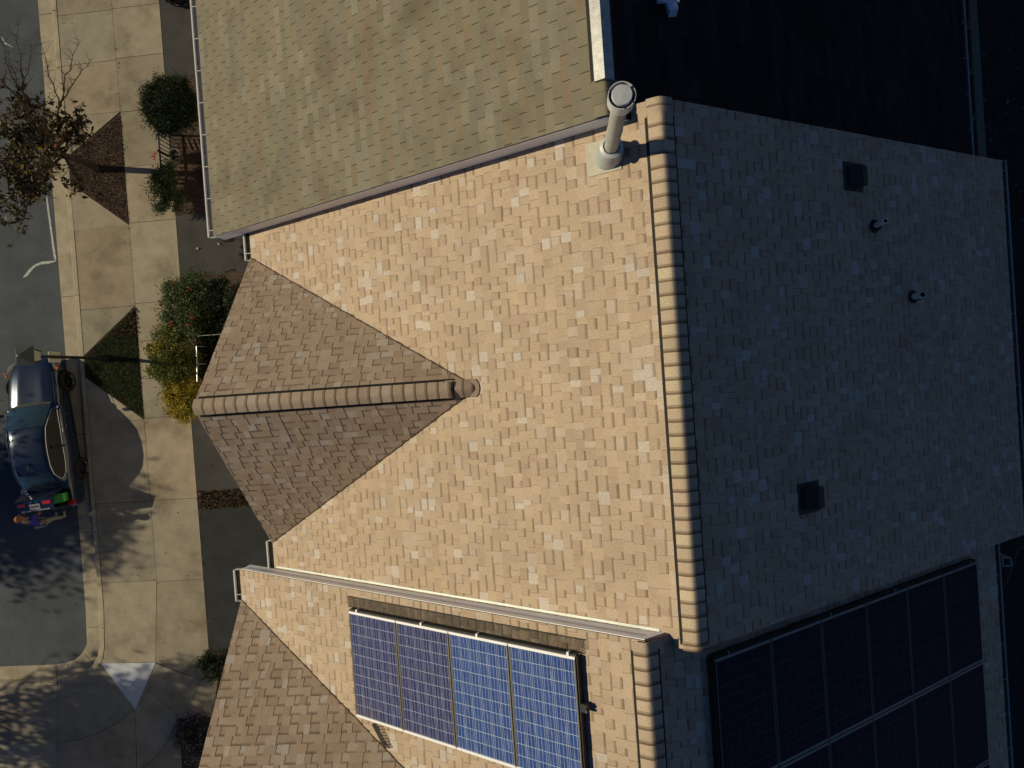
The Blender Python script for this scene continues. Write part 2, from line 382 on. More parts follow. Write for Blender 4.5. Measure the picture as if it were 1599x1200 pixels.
PAL_BLK = [((.020, .020, .021), 5), ((.028, .028, .028), 3), ((.015, .015, .017), 3)]
def pick(pal, jit=.06):
    t = random.random() * sum(w for _, w in pal)
    for c, w in pal:
        t -= w
        if t <= 0: break
    j = 1 + random.uniform(-jit, jit); return tuple(x * j for x in c)
def slope(name, O, a, s, regions, pal, style, material, parent, expo=.143):
    """O origin on the eave, a unit along the eave, s unit up the slope, regions convex polygons in (a, s)."""
    O, a, s = Vector(O), Vector(a).normalized(), Vector(s).normalized(); nrm = a.cross(s)
    if nrm.z < 0: nrm = -nrm
    flip = a.cross(s).z < 0
    regions = [ccw(r) for r in regions]
    mb = MB()
    amin = min(p[0] for r in regions for p in r); amax = max(p[0] for r in regions for p in r)
    smax = max(p[1] for r in regions for p in r); smin = min(p[1] for r in regions for p in r)
    P = lambda u, v, h: O + a * u + s * v + nrm * h
    def piece(u0, u1, v0, v1, h0, h1, tone, band=None):
        for r in regions:
            q = clip([(u0, v0), (u1, v0), (u1, v1), (u0, v1)], r)
            if len(q) < 3: continue
            hh = lambda v: h0 + (h1 - h0) * (v - v0) / (v1 - v0)
            n = len(q); vs = [P(x, y, hh(y)) for x, y in q] + [P(x, y, 0) for x, y in q]
            top = tuple(range(n)); sides = [(i, n + i, n + (i + 1) % n, (i + 1) % n) for i in range(n)]
            if flip: top = top[::-1]; sides = [f[::-1] for f in sides]
            mb.add(vs, [top] + sides, tone)
    k = 0; v = smin; last = 0
    while v < smax:
        if style == 'dimensional':
            u = amin - random.uniform(0, .3); raised = random.random() < .5
            while u < amax:
                w = random.choice((.085, .10, .12, .14, .16, .19)) * random.uniform(.85, 1.15)
                c = pick(pal, .045)
                if raised:
                    wob = random.uniform(-.006, .006)
                    piece(u + .002, u + w - .002, v + wob, v + expo + .004, .0105, .004, c)
                else:
                    bw = random.uniform(.030, .046)
                    c = tuple(x * .965 for x in c)
                    piece(u, u + w, v, v + expo - bw, .0055, .002, c)
                    dk = random.uniform(.48, .62)
                    if random.random() < .96:
                        piece(u, u + w, v + expo - bw, v + expo - bw * .5, .0025, .002, (c[0] * (dk + .18), c[1] * (dk + .14), c[2] * (dk + .12)))
                        piece(u, u + w, v + expo - bw * .5, v + expo + .003, .0025, .002, (c[0] * dk, c[1] * (dk - .02), c[2] * (dk - .03)))
                    else: piece(u, u + w, v + expo - bw, v + expo + .003, .0024, .002, c)
                u += w; raised = (not raised) if random.random() < .90 else raised
        else:                                # three-tab
            off = (k * .1524 + (k // 2) * .019) % .3048
            u = amin - .3048 + off; c = pick(pal, .05)
            while u < amax:
                if random.random() < .55: c = pick(pal, .05)
                piece(u + .006, u + .3048 - .006, v, v + expo + .003, .0065, .0028, c)
                piece(u - .007, u + .007, v + .001, v + expo + .001, .0016, .0014, tuple(x * .36 for x in c))
                u += .3048
        v += expo; k += 1
    return mb.build(name, material, parent, tones=True)

def ridge_caps(name, P, Q, sl, sr, parent, w=.142, lift=.05, e=.165, pal=PAL_TAN, material=None, rev=False, band=True, r_=.06):
    """overlapping bent caps along a ridge from P to Q; sl, sr = fall per metre either side"""
    P, Q = Vector(P), Vector(Q); d = (Q - P).normalized(); L = (Q - P).length
    side = d.cross(Vector((0, 0, 1))).normalized(); n = max(1, round(L / e)); e = L / n; mb = MB()
    lat = [-w, -w * .78, -w * .5, -w * .28, -w * .12, 0, w * .12, w * .28, w * .5, w * .78, w]
    def drop(x):
        s_ = sr if x > 0 else sl
        return s_ * (math.sqrt(x * x + r_ * r_) - r_)
    for i in range(n):
        c = pick(pal, .06); ks = [(0, .011), (.72, .006), (.86, .0055), (1.02, .005)]
        bow = random.uniform(.9, 1.1)
        for j in range(3):
            t0, h0 = ks[j]; t1, h1 = ks[j + 1]
            if rev: a0, a1 = 1 - t0, 1 - t1
            else: a0, a1 = t0, t1
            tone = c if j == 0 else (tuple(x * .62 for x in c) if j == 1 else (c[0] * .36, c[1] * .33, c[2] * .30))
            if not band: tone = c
            vs = []
            for t, h in ((a0, h0), (a1, h1)):
                for x in lat: vs.append(P + d * (i + t) * e + side * x + Vector((0, 0, lift + h - drop(x))))
            m_ = len(lat); fs = [(q, q + 1, m_ + q + 1, m_ + q) for q in range(m_ - 1)]
            if rev: fs = [f[::-1] for f in fs]
            mb.add(vs, fs, tone)
            if j == 0:                       # butt edge thickness
                vs2 = vs[:m_] + [v - Vector((0, 0, .007)) for v in vs[:m_]]
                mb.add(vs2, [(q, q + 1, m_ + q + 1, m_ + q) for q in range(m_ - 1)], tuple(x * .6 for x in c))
    o = mb.build(name, material or M_SH, parent, tones=True)
    return o
def vent_core(name, P, Q, sl, sr, parent, w=.175, lift=.04, m=None, sag=.05):
    P, Q = Vector(P), Vector(Q); d = (Q - P).normalized(); side = d.cross(Vector((0, 0, 1))).normalized(); mb = MB()
    for sg, s_ in ((-1, sl), (1, sr)):
        top = [P, Q]; vs = []
        for p in top:
            vs += [p + Vector((0, 0, lift)), p + side * sg * w + Vector((0, 0, lift - s_ * w)), p + side * sg * w + Vector((0, 0, lift - s_ * w - sag)), p + Vector((0, 0, -.02))]
        mb.add(vs, [(0, 1, 5, 4), (1, 2, 6, 5), (0, 3, 2, 1), (4, 5, 6, 7)])
    return mb.build(name, m or M_VENT, parent)

def gutter(name, x, y0, y1, z, sgn, parent, m=M_GUT, hang=.61, debris=True, wdt=.115):
    """K-style gutter with real trough; sgn -1 = street side"""
    mb = MB(); t = .012
    for (cx_, cz, dx, dz) in ((.006, -.045, .012, .09), (wdt / 2, -.085, wdt, .012), (wdt, -.04, .012, .1), (wdt + .004, .008, .024, .014)):
        mb.box((x + sgn * cx_, (y0 + y1) / 2, z + cz), (dx, abs(y1 - y0), dz))
    for yy in (y0, y1): mb.box((x + sgn * wdt / 2, yy + (.002 if yy == max(y0, y1) else -.002), z - .04), (wdt, .01, .09))
    g = mb.build(name, m, parent)
    n = int(abs(y1 - y0) / hang)
    for i in range(n + 1):
        yy = min(y0, y1) + .12 + i * hang
        if yy < max(y0, y1) - .03:
            mb = MB(); mb.box((x + sgn * wdt / 2, yy, z + .010), (wdt, .012, .006)); mb.build('gutter_hanger', m, g)
    mb = MB(); mb.box((x + sgn * wdt * .5, (y0 + y1) / 2, z - .055), (wdt - .03, abs(y1 - y0) - .03, .03)); mb.build('gutter_debris', M_GUTD if debris else M_GUTA, g)
    return g

# fitted roof geometry: ridge x, ridge z, street eave x/z, garden eave x/z
UN = {'B': dict(xr=1.283, zr=H - 7.899, xf=-5.5, zf=H - 11.84, xe=7.62, ze=H - 12.17),
      'A': dict(xr=.678, zr=H - 7.876, xf=-6.18, zf=H - 11.85, xe=7.10, ze=H - 12.16),
      'C': dict(xr=.698, zr=H - 7.855, xf=-6.14, zf=H - 11.80, xe=7.18, ze=H - 12.27)}
YA, YB = 2.985, -3.245                     # party lines A|B and B|C
OV = .08
for u in UN.values():
    u['sf'] = (u['zr'] - u['zf']) / (u['xr'] - u['xf']); u['se'] = (u['zr'] - u['ze']) / (u['xe'] - u['xr'])
def roofz(k, x):
    u = UN[k]; return u['zr'] - (u['sf'] * (u['xr'] - x) if x < u['xr'] else u['se'] * (x - u['xr']))
def onroof(k, px, py, rear=False):
    u = UN[k]; d = ray(px, py); s = -u['se'] if rear else u['sf']
    t = (u['zr'] - s * u['xr'] - H) / (d.z - s * d.x)
    return Vector((0, 0, H)) + d * t

def town_house(k, y0, y1, label, pal_f, pal_r, style, msh, gable=None, rk_lo=0, rk_hi=0):
    u = UN[k]; root = empty('town_house', ((u['xf'] + u['xe']) / 2, (y0 + y1) / 2, 0), label=label, cat='house')
    root_loc = Vector(root.location)
    class Off:                                # children are written in world space: cancel the parent's offset
        pass
    parts = []
    yl, yh = y0 - rk_lo, y1 + rk_hi
    # walls
    xw0, xw1 = u['xf'] + .35, u['xe'] - .35
    mb = MB()
    zz = lambda x: roofz(k, x) - .2
    prof_ = [(xw0, -.1), (xw1, -.1), (xw1, zz(xw1)), (u['xr'], zz(u['xr'])), (xw0, zz(xw0))]
    n = len(prof_); e0, e1 = y0 + .02, y1 - .02
    vs = [(x, e0, z) for x, z in prof_] + [(x, e1, z) for x, z in prof_]
    mb.add(vs, [tuple(range(n)), tuple(range(2 * n - 1, n - 1, -1))] + [(i, n + i, n + (i + 1) % n, (i + 1) % n) for i in range(n)])
    parts.append(mb.build('wall', M_WALL))
    # openings on both fronts
    for (x, sg) in ((xw0, -1), (xw1, 1)):
        for zc in (4.4, 7.0):
            for f in (.25, .72):
                yy = y0 + (y1 - y0) * f
                fm = MB(); fm.box((x + sg * .02, yy, zc), (.07, 1.12, 1.52)); fr = fm.build('window', M_WHITE)
                pm_ = MB(); pm_.box((x + sg * .045, yy, zc + .36), (.04, .96, .64)); pm_.box((x + sg * .045, yy, zc - .36), (.04, .96, .64)); pn = pm_.build('pane', M_WINDOW, fr)
                parts.append(fr)
    dm = MB(); yy = y0 + (y1 - y0) * (.30 if k != 'B' else .74)
    dm.box((xw0 - .03, yy, 1.05), (.08, 2.5, 2.2))
    for i in range(1, 4): dm.box((xw0 - .075, yy, .0 + i * .55), (.02, 2.44, .03))
    parts.append(dm.build('garage_door', M_DOOR))
    dm = MB(); yy = y0 + (y1 - y0) * (.80 if k != 'B' else .3); dm.box((xw0 - .03, yy, 1.05), (.08, .95, 2.1)); dr = dm.build('door', M_WOODR)
    hm = MB(); hm.tube((xw0 - .12, yy + .38, 1.0), (xw0 - .07, yy + .38, 1.0), .03); hm.build('handle', M_CHROME, dr); parts.append(dr)
    # slopes
    def deck(P4, name='roof_deck'):
        P4 = [Vector(p) for p in P4]; nn = (P4[1] - P4[0]).cross(P4[-1] - P4[0]).normalized()
        if nn.z < 0: nn = -nn
        q = [p - nn * .004 for p in P4] + [p - nn * .05 for p in P4]; m_ = len(P4); mb = MB()
        mb.add(q, [tuple(range(m_)), tuple(range(2 * m_ - 1, m_ - 1, -1))] + [(i, m_ + i, m_ + (i + 1) % m_, (i + 1) % m_) for i in range(m_)])
        return mb.build(name, M_DECK)
    sf, se = u['sf'], u['se']; Lf = math.hypot(u['xr'] - u['xf'], u['zr'] - u['zf']); Le = math.hypot(u['xe'] - u['xr'], u['zr'] - u['ze'])
    sv = Vector((1, 0, sf)).normalized(); ev = Vector((-1, 0, se)).normalized()
    if gable:
        yc, hw, xm = gable; sa = Lf * (xm - u['xf']) / (u['xr'] - u['xf'])
        regs = [[(yl, 0), (yc - hw, 0), (yc, sa), (yc, Lf), (yl, Lf)], [(yc + hw, 0), (yh, 0), (yh, Lf), (yc, Lf), (yc, sa)]]
    else: regs = [[(yl, 0), (yh, 0), (yh, Lf), (yl, Lf)]]
    o = slope('roof_slope', (u['xf'], 0, u['zf']), (0, 1, 0), sv, regs, pal_f, style, msh, None, .143 if style == 'dimensional' else .127)
    dk = deck([(u['xf'] + .02, yl + .004, roofz(k, u['xf'] + .02)), (u['xf'] + .02, yh - .004, roofz(k, u['xf'] + .02)), (u['xr'], yh - .004, u['zr']), (u['xr'], yl + .004, u['zr'])]); dk.parent = o
    parts.append(o)
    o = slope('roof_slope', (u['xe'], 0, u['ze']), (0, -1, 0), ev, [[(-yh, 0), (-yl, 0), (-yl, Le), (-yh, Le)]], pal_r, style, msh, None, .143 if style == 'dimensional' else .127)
    dk = deck([(u['xr'], yl + .004, u['zr']), (u['xr'], yh - .004, u['zr']), (u['xe'] - .02, yh - .004, roofz(k, u['xe'] - .02)), (u['xe'] - .02, yl + .004, roofz(k, u['xe'] - .02))]); dk.parent = o
    parts.append(o)
    # rake boards hanging below both roof edges
    for yy, sg in ((yl, -1), (yh, 1)):
        mb = MB()
        for (xa, xb) in ((u['xf'] + .02, u['xr']), (u['xr'], u['xe'] - .02)):
            za, zb = roofz(k, xa), roofz(k, xb); t = .36
            yb0, yb1 = yy - sg * .008, yy - sg * .03
            vs = [(xa, yb0, za - .012), (xb, yb0, zb - .012), (xb, yb0, zb - t), (xa, yb0, za - t), (xa, yb1, za - .012), (xb, yb1, zb - .012), (xb, yb1, zb - t), (xa, yb1, za - t)]
            mb.add(vs, [(0, 1, 2, 3), (7, 6, 5, 4), (0, 4, 5, 1), (2, 6, 7, 3), (0, 3, 7, 4), (1, 5, 6, 2)])
            d0, d1 = yy + sg * .006, yy - sg * .012   # slightly proud shingle mould
            vs = [(xa, d0, za - .03), (xb, d0, zb - .03), (xb, d0, zb - .12), (xa, d0, za - .12), (xa, d1, za - .03), (xb, d1, zb - .03), (xb, d1, zb - .12), (xa, d1, za - .12)]
            mb.add(vs, [(0, 1, 2, 3), (7, 6, 5, 4), (0, 4, 5, 1), (2, 6, 7, 3), (0, 3, 7, 4), (1, 5, 6, 2)])
        parts.append(mb.build('rake_board', M_WHITE))
    # gable
    if gable:
        zr_g = roofz(k, xm); pitch = (zr_g - u['zf']) / hw; xfront = -5.40 + (u['xf'] + 5.5)
        Lg = math.hypot(hw, zr_g - u['zf'])
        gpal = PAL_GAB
        cs = Vector((0, 1, pitch)).normalized()      # slope on the -y side rises toward +y
        # (a, s) with a = +x from the front, s up
        vx = xm - u['xf']
        o = slope('gable_slope', (u['xf'], yc - hw, u['zf']), (1, 0, 0), cs, [[(-.02, 0), (0.02, 0), (vx, Lg), (xfront - u['xf'], Lg)]], gpal, style, msh, None); parts.append(o)
        cs = Vector((0, -1, pitch)).normalized()
        o2 = slope('gable_slope', (u['xf'], yc + hw, u['zf']), (1, 0, 0), cs, [[(-.02, 0), (0.02, 0), (vx, Lg), (xfront - u['xf'], Lg)]], gpal, style, msh, None); parts.append(o2)
        for oo, sg in ((o, -1), (o2, 1)):
            dk = deck([(u['xf'], yc + sg * hw, u['zf']), (xm, yc, zr_g), (xfront, yc, zr_g)]); dk.parent = oo
        mb = MB()                             # gable wall and its rake boards
        xg = u['xf'] + .30
        mb.add([(xg, yc - hw + .1, u['zf'] - .3), (xg, yc + hw - .1, u['zf'] - .3), (xg, yc, zr_g - .18), (xg + .2, yc - hw + .1, u['zf'] - .3), (xg + .2, yc + hw - .1, u['zf'] - .3), (xg + .2, yc, zr_g - .18)],
               [(2, 1, 0), (3, 4, 5), (0, 1, 4, 3), (1, 2, 5, 4), (2, 0, 3, 5)]); parts.append(mb.build('gable_wall', M_WALL))
        for sg in (-1, 1):
            mb = MB(); mb.beam((u['xf'] + .09, yc + sg * hw, u['zf'] - .13), (xfront + .09, yc + sg * .01, zr_g - .13), .03, .13); parts.append(mb.build('rake_board', M_WHITE))
        # woven valleys: a thin dark wavy shadow line where the two slopes meet
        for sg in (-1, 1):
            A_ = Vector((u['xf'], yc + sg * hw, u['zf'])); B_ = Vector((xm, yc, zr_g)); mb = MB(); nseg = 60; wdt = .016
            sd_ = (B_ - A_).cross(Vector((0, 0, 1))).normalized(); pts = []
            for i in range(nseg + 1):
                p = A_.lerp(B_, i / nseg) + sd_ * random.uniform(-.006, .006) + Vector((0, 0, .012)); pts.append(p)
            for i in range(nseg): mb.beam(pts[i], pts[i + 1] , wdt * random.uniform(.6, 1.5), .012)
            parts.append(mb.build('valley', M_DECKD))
        parts.append(vent_core('ridge_vent', (xfront + .05, yc, zr_g), (xm - .36, yc, zr_g), pitch, pitch, None, w=.152, lift=.035))
        parts[-1].data.update()
        rc = ridge_caps('ridge_cap', (xfront + .03, yc, zr_g), (xm - .37, yc, zr_g), pitch * .8, pitch * .8, None, w=.118, lift=.045, e=.165, pal=PAL_TAN[:4], r_=.07); parts.append(rc)
        rc = ridge_caps('ridge_cap', (xm - .46, yc, zr_g), (xm - .05, yc, zr_g), pitch * .9, pitch * .9, None, w=.13, lift=.014, e=.16, pal=PAL_GAB[:3], r_=.04); parts.append(rc)
        # flat saddle patch on the main slope, tone darkened as if less lit
        mb = MB(); nn = sv.cross(Vector((0, 1, 0))); nn = -nn if nn.z < 0 else nn
        pts = [(-.11, -.13), (-.01, -.125), (.04, -.07), (.055, 0), (.04, .07), (-.01, .125), (-.11, .13)]
        base = Vector((xm, yc, zr_g)) + nn * .022
        mb.add([base + sv * p + Vector((0, q, 0)) for p, q in pts], [tuple(range(len(pts)))], (.23, .175, .135)); parts.append(mb.build('saddle_cap', M_SH, tones=True))
        parts.append(gutter('gutter', u['xf'] - .01, yc + hw - .02, yh - .01 if yh > yc + hw else yc + hw + .1, u['zf'] - .03, -1, None))
        parts.append(gutter('gutter', u['xf'] - .01, yl + .01, yc - hw + .02, u['zf'] - .03, -1, None))
    else:
        parts.append(gutter('gutter', u['xf'] - .01, yl, yh, u['zf'] - .03, -1, None, debris=False, hang=.58, wdt=.10))
    parts.append(gutter('gutter', u['xe'] + .01, yl, yh, u['ze'] - .03, 1, None, m=M_GUTA, wdt=.07))
    # soffits
    mb = MB(); mb.box((u['xf'] + .18, (yl + yh) / 2, u['zf'] - .13), (.36, yh - yl - .08, .02)); parts.append(mb.build('soffit', M_WHITE)); mb = MB(); mb.box((u['xe'] - .18, (yl + yh) / 2, u['ze'] - .13), (.36, yh - yl - .08, .02)); parts.append(mb.build('soffit', M_WHITE))
    for p in parts: p.parent = root; p.matrix_parent_inverse = Matrix.Translation(-root_loc)
    return root, root_loc
def attach(o, house):
    o.parent = house[0]; o.matrix_parent_inverse = Matrix.Translation(-house[1]); return o
hB = town_house('B', YB, YA, 'middle town house with tan two-tone shingles, front gable and flue pipe', PAL_TAN, PAL_TAN, 'dimensional', M_SH, gable=(-.13, 2.58, -1.24), rk_lo=OV, rk_hi=OV)
hA = town_house('A', YA, YA + 12.5, 'town house with weathered olive three-tab shingles and a metal ridge vent', PAL_OLD, PAL_BLK, 'tab', M_SHA, rk_lo=OV)  # extended out of view past one unit so its shadow covers the yard
hC = town_house('C', YB - 12.5, YB, 'town house under tan shingles carrying blue solar panels', PAL_TAN, PAL_TAN, 'dimensional', M_SH, gable=(YB - 3.1, 2.62, -1.86), rk_hi=OV)  # also lengthened unseen, to keep sun off the ground behind it
uA, uB, uC = UN['A'], UN['B'], UN['C']
# ridges
attach(vent_core('ridge_vent', (uB['xr'], YB - .02, uB['zr']), (uB['xr'], YA - .12, uB['zr']), uB['sf'], uB['se'], None, w=.168, lift=.04), hB)
attach(ridge_caps('ridge_cap', (uB['xr'], YB - .01, uB['zr']), (uB['xr'], YA - .10, uB['zr']), uB['sf'], uB['se'], None, w=.145, lift=.05, e=.163, pal=[((.465, .372, .285), 3), ((.445, .352, .27), 3), ((.49, .41, .30), 2)], rev=True, r_=.035), hB)
attach(ridge_caps('ridge_cap', (uB['xr'], YA - .12, uB['zr']), (uB['xr'], YA + OV, uB['zr']), uB['sf'], uB['se'], None, w=.15, lift=.02, e=.13, pal=PAL_TAN[:3], rev=True), hB)
attach(ridge_caps('ridge_cap', (uB['xr'], YB - OV, uB['zr']), (uB['xr'], YB + .02, uB['zr']), uB['sf'], uB['se'], None, w=.15, lift=.024, e=.13, pal=PAL_TAN[:3], rev=True), hB)
attach(vent_core('ridge_vent', (uC['xr'], YB - 12.4, uC['zr']), (uC['xr'], YB - .06, uC['zr']), uC['sf'], uC['se'], None, w=.168, lift=.04), hC)
attach(ridge_caps('ridge_cap', (uC['xr'], YB - 12.4, uC['zr']), (uC['xr'], YB + OV, uC['zr']), uC['sf'], uC['se'], None, w=.145, lift=.05, e=.17, pal=[((.465, .372, .285), 3), ((.445, .352, .27), 3)], rev=True, r_=.035), hC)
ya1 = onroof('A', 942, 127).y
attach(vent_core('ridge_vent', (uA['xr'], ya1, uA['zr']), (uA['xr'], YA + 12.5, uA['zr']), uA['sf'], uA['se'], None, w=.115, lift=.075, m=M_ALU), hA)
attach(vent_core('vent_backing', (uA['xr'], ya1 - .005, uA['zr']), (uA['xr'], YA + 12.5, uA['zr']), uA['sf'], uA['se'], None, w=.15, lift=.02), hA)
attach(ridge_caps('ridge_cap', (uA['xr'], YA - OV, uA['zr']), (uA['xr'], ya1 + .02, uA['zr']), uA['sf'], uA['se'], None, w=.15, lift=.012, e=.14, pal=PAL_OLD[:3], material=M_SHA, rev=False, band=False, r_=.03), hA)

mb = MB(); P0 = Vector((uB['xf'] + .4, YB + OV + .03, 0)); xa, xb = uB['xf'] + .05, .9
for (x0, x1) in ((xa, xb),):
    y_ = YB + OV + .004
    mb.add([(x0, y_, roofz('B', x0) + .02), (x1, y_, roofz('B', x1) + .02), (x1, y_ + .030, roofz('B', x1) + .014), (x0, y_ + .030, roofz('B', x0) + .014)], [(0, 1, 2, 3)])
attach(mb.build('wall_flashing', M_FLASH), hC)
# flue pipe of the middle house
b0 = onroof('B', 952, 243); b0.z = roofz('B', b0.x); hh = height_to(b0, 975, 150)
sl = math.atan(uB['sf']); RT = Matrix.Rotation(-sl, 3, 'Y')
mb = MB(); mb.box(b0 + RT @ Vector((-.08, .0, .016)), (.46, .40, .006), M=RT); pan = attach(mb.build('flashing_pan', M_FLPAN), hB)
mb = MB(); prof_c = [(.185, -.12), (.18, -.02), (.165, .10), (.13, .24), (.105, .30), (.12, .305), (.12, .32), (.09, .325)]
mb.lathe(b0, prof_c, 32); fl = attach(mb.build('flashing_cone', M_FLASH), hB); autosmooth(fl, 40)
mb = MB(); mb.lathe(b0, [(.125, .29), (.135, .30), (.135, .315), (.10, .33)], 32); attach(autosmooth(mb.build('storm_collar', M_GALV)), hB)
mb = MB(); mb.lathe(b0, [(.082, .2), (.082, .85), (.086, .852), (.086, .875), (.082, .877), (.082, hh - .14)], 28); attach(autosmooth(mb.build('flue_pipe', M_FLUE)), hB)
mb = MB(); mb.lathe(b0, [(.085, hh - .2), (.13, hh - .17), (.133, hh - .03), (.133, hh + .0), (.124, hh + .0), (.124, hh - .13), (.02, hh - .13)], 36); cp = attach(autosmooth(mb.build('flue_cap', M_GALV)), hB)
mb = MB(); mb.lathe(b0, [(.0, hh - .04), (.094, hh - .04), (.098, hh - .034), (.098, hh + .012), (.094, hh + .018), (.0, hh + .022)], 36)
o = mb.build('cap_disc', M_GALV); autosmooth(o); o.parent = cp
mb = MB(); mb.lathe(b0, [(.122, hh - .09), (.09, hh - .085), (.01, hh - .085)], 36); o = mb.build('cap_inside', M_VENT); o.parent = cp
for t in (.6, 2.7, 4.8, 5.6):
    mb = MB(); mb.box(b0 + Vector((.114 * math.cos(t), .114 * math.sin(t), hh - .0)), (.03, .012, .02), rz=t); o = mb.build('cap_bracket', M_CHROME); o.parent = cp

# box vents, pipe vents on the garden slope
def box_vent(px, py):
    p = onroof('B', px, py, True); R = Matrix.Rotation(math.atan(uB['se']), 3, 'Y'); mb = MB()
    mb.box(p + R @ Vector((0, 0, .014)), (.42, .40, .006), M=R)
    a = [(-.14, -.14, .0), (.14, -.14, .0), (.14, .14, .0), (-.14, .14, .0), (-.13, -.13, .06), (.02, -.14, .15), (.02, .14, .15), (-.13, .13, .06), (.15, -.135, .13), (.15, .135, .13)]
    mb2 = MB(); mb2.add([p + R @ Vector(q) for q in a], [(4, 5, 6, 7), (5, 8, 9, 6), (0, 4, 7, 3), (0, 1, 8, 5, 4), (2, 3, 7, 6, 9), (1, 2, 9, 8)])
    h = attach(mb2.build('box_vent', M_BROWN), hB); o = mb.build('vent_flange', M_BROWN); o.parent = h
box_vent(1331, 277); box_vent(1262, 777)
def pipe_vent(px, py, tx, ty, r):
    p = onroof('B', px, py, True); p.z = roofz('B', p.x); h = height_to(p, tx, ty); R = Matrix.Rotation(math.atan(uB['se']), 3, 'Y'); mb = MB()
    mb.lathe(p, [(.0, .02), (.10, .018), (.09, .03), (.065, .07), (r + .012, .10), (r + .001, .105)], 24, ax=R); bt = attach(autosmooth(mb.build('pipe_boot', M_RUB)), hB)
    mb = MB(); mb.lathe(p, [(r, 0), (r, h), (r - .010, h), (r - .010, h - .25), (0, h - .25)], 20); pv = autosmooth(mb.build('vent_pipe', M_PVC)); pv.parent = bt
    mb = MB(); mb.lathe(p, [(r - .011, h - .01), (r - .012, h - .2), (0, h - .06)], 20); q = mb.build('pipe_bore', M_RUB); q.parent = bt
pipe_vent(1364, 354, 1384, 347, .036); pipe_vent(1424, 464, 1441, 461, .046)
# tall square pale vent on the next house's garden slope
p = onroof('A', 1047, 26, True); mb = MB()
mb.box((p.x, p.y + .06, p.z + .05), (.11, .14, .22), rz=.3); o = attach(mb.build('square_vent', M_SKYM), hA)
c = onroof('A', 1040, 6, True); zt = c.z + .20; hw = .132; ya, yb = c.y - .05, c.y + .55; mb = MB()
vs = [(c.x - hw, ya - .01, zt - .03), (c.x, ya + .03, zt + .05), (c.x + hw, ya - .03, zt - .03), (c.x + hw, yb, zt - .03), (c.x, yb, zt + .05), (c.x - hw, yb, zt - .03)]
lo = [(x, y + (.03 if y < c.y else 0), z - .10) for x, y, z in (vs[0], vs[2], vs[3], vs[5])]
mb.add(vs + lo, [(0, 1, 4, 5), (1, 2, 3, 4), (6, 7, 2, 1, 0), (7, 8, 3, 2), (8, 9, 5, 4, 3), (9, 6, 0, 5), (9, 8, 7, 6)]); o2 = mb.build('vent_hood', M_SKYM); o2.parent = o

# ------------------------------------------------------------------ solar panels
def cell_mat(name, col, col2, line=(.36, .40, .50), bus=(.30, .32, .42), rough=.12, coat=.6, spec=.5):
    m = bpy.data.materials.new(name); m.use_nodes = True; n = m.node_tree.nodes; l = m.node_tree.links; b = n['Principled BSDF']
    b.inputs['Roughness'].default_value = rough; b.inputs['Coat Weight'].default_value = coat; b.inputs['Specular IOR Level'].default_value = spec; b.inputs['Coat Roughness'].default_value = .05
    tc = n.new('ShaderNodeTexCoord'); sp = n.new('ShaderNodeSeparateXYZ'); l.new(tc.outputs['Object'], sp.inputs[0])
    def M(op, a, b_=None, c=None):
        q = n.new('ShaderNodeMath'); q.operation = op
        for i, v in enumerate((a, b_, c)):
            if v is None: continue
            if isinstance(v, (int, float)): q.inputs[i].default_value = v
            else: l.new(v, q.inputs[i])
        return q.outputs[0]
    cw = .1575
    u = M('DIVIDE', M('ADD', sp.outputs[0], cw * 3), cw); v = M('DIVIDE', M('ADD', sp.outputs[1], cw * 5), cw)
    def grid(x, wd): return M('LESS_THAN', M('ABSOLUTE', M('SUBTRACT', M('FRACT', M('ADD', x, .5)), .5)), wd)
    gl = M('MAXIMUM', grid(u, .014), grid(v, .022))
    bu = grid(M('MULTIPLY_ADD', u, 3, .5), .045)
    ce = n.new('ShaderNodeCombineXYZ'); l.new(M('FLOOR', u), ce.inputs[0]); l.new(M('FLOOR', v), ce.inputs[1])
    wn = n.new('ShaderNodeTexWhiteNoise'); wn.noise_dimensions = '3D'; l.new(ce.outputs[0], wn.inputs['Vector'])
    vo = n.new('ShaderNodeTexVoronoi'); vo.inputs['Scale'].default_value = 38; l.new(tc.outputs['Object'], vo.inputs['Vector'])
    f = M('ADD', M('MULTIPLY', wn.outputs['Value'], .55), M('MULTIPLY', vo.outputs['Distance'], .9))
    def mix(fac, a, c):
        x = n.new('ShaderNodeMix'); x.data_type = 'RGBA'; l.new(fac, x.inputs[0])
        for k, q in ((6, a), (7, c)):
            if isinstance(q, tuple): x.inputs[k].default_value = (*q, 1)
            else: l.new(q, x.inputs[k])
        return x.outputs[2]
    mp = n.new('ShaderNodeMapping'); mp.inputs['Scale'].default_value = (70, 3.0, 1); l.new(tc.outputs['Object'], mp.inputs[0])
    ns = n.new('ShaderNodeTexNoise'); ns.inputs['Scale'].default_value = 1; ns.inputs['Detail'].default_value = 2; l.new(mp.outputs[0], ns.inputs['Vector'])
    base = mix(f, col, col2); st = M('MULTIPLY', M('GREATER_THAN', ns.outputs['Fac'], .60), .30); base = mix(st, base, bus); base = mix(bu, base, bus); base = mix(gl, base, line)
    l.new(base, b.inputs['Base Color']); return m
M_CELLP = cell_mat('cells_violet', (.024, .026, .085), (.045, .042, .125))
M_CELLB = cell_mat('cells_blue', (.020, .042, .17), (.040, .080, .26), line=(.42, .48, .62), bus=(.34, .40, .55))
M_CELLD = cell_mat('cells_dark', (.012, .013, .028), (.020, .021, .040), line=(.075, .08, .085), bus=(.030, .034, .045), rough=.35, coat=0, spec=.02)
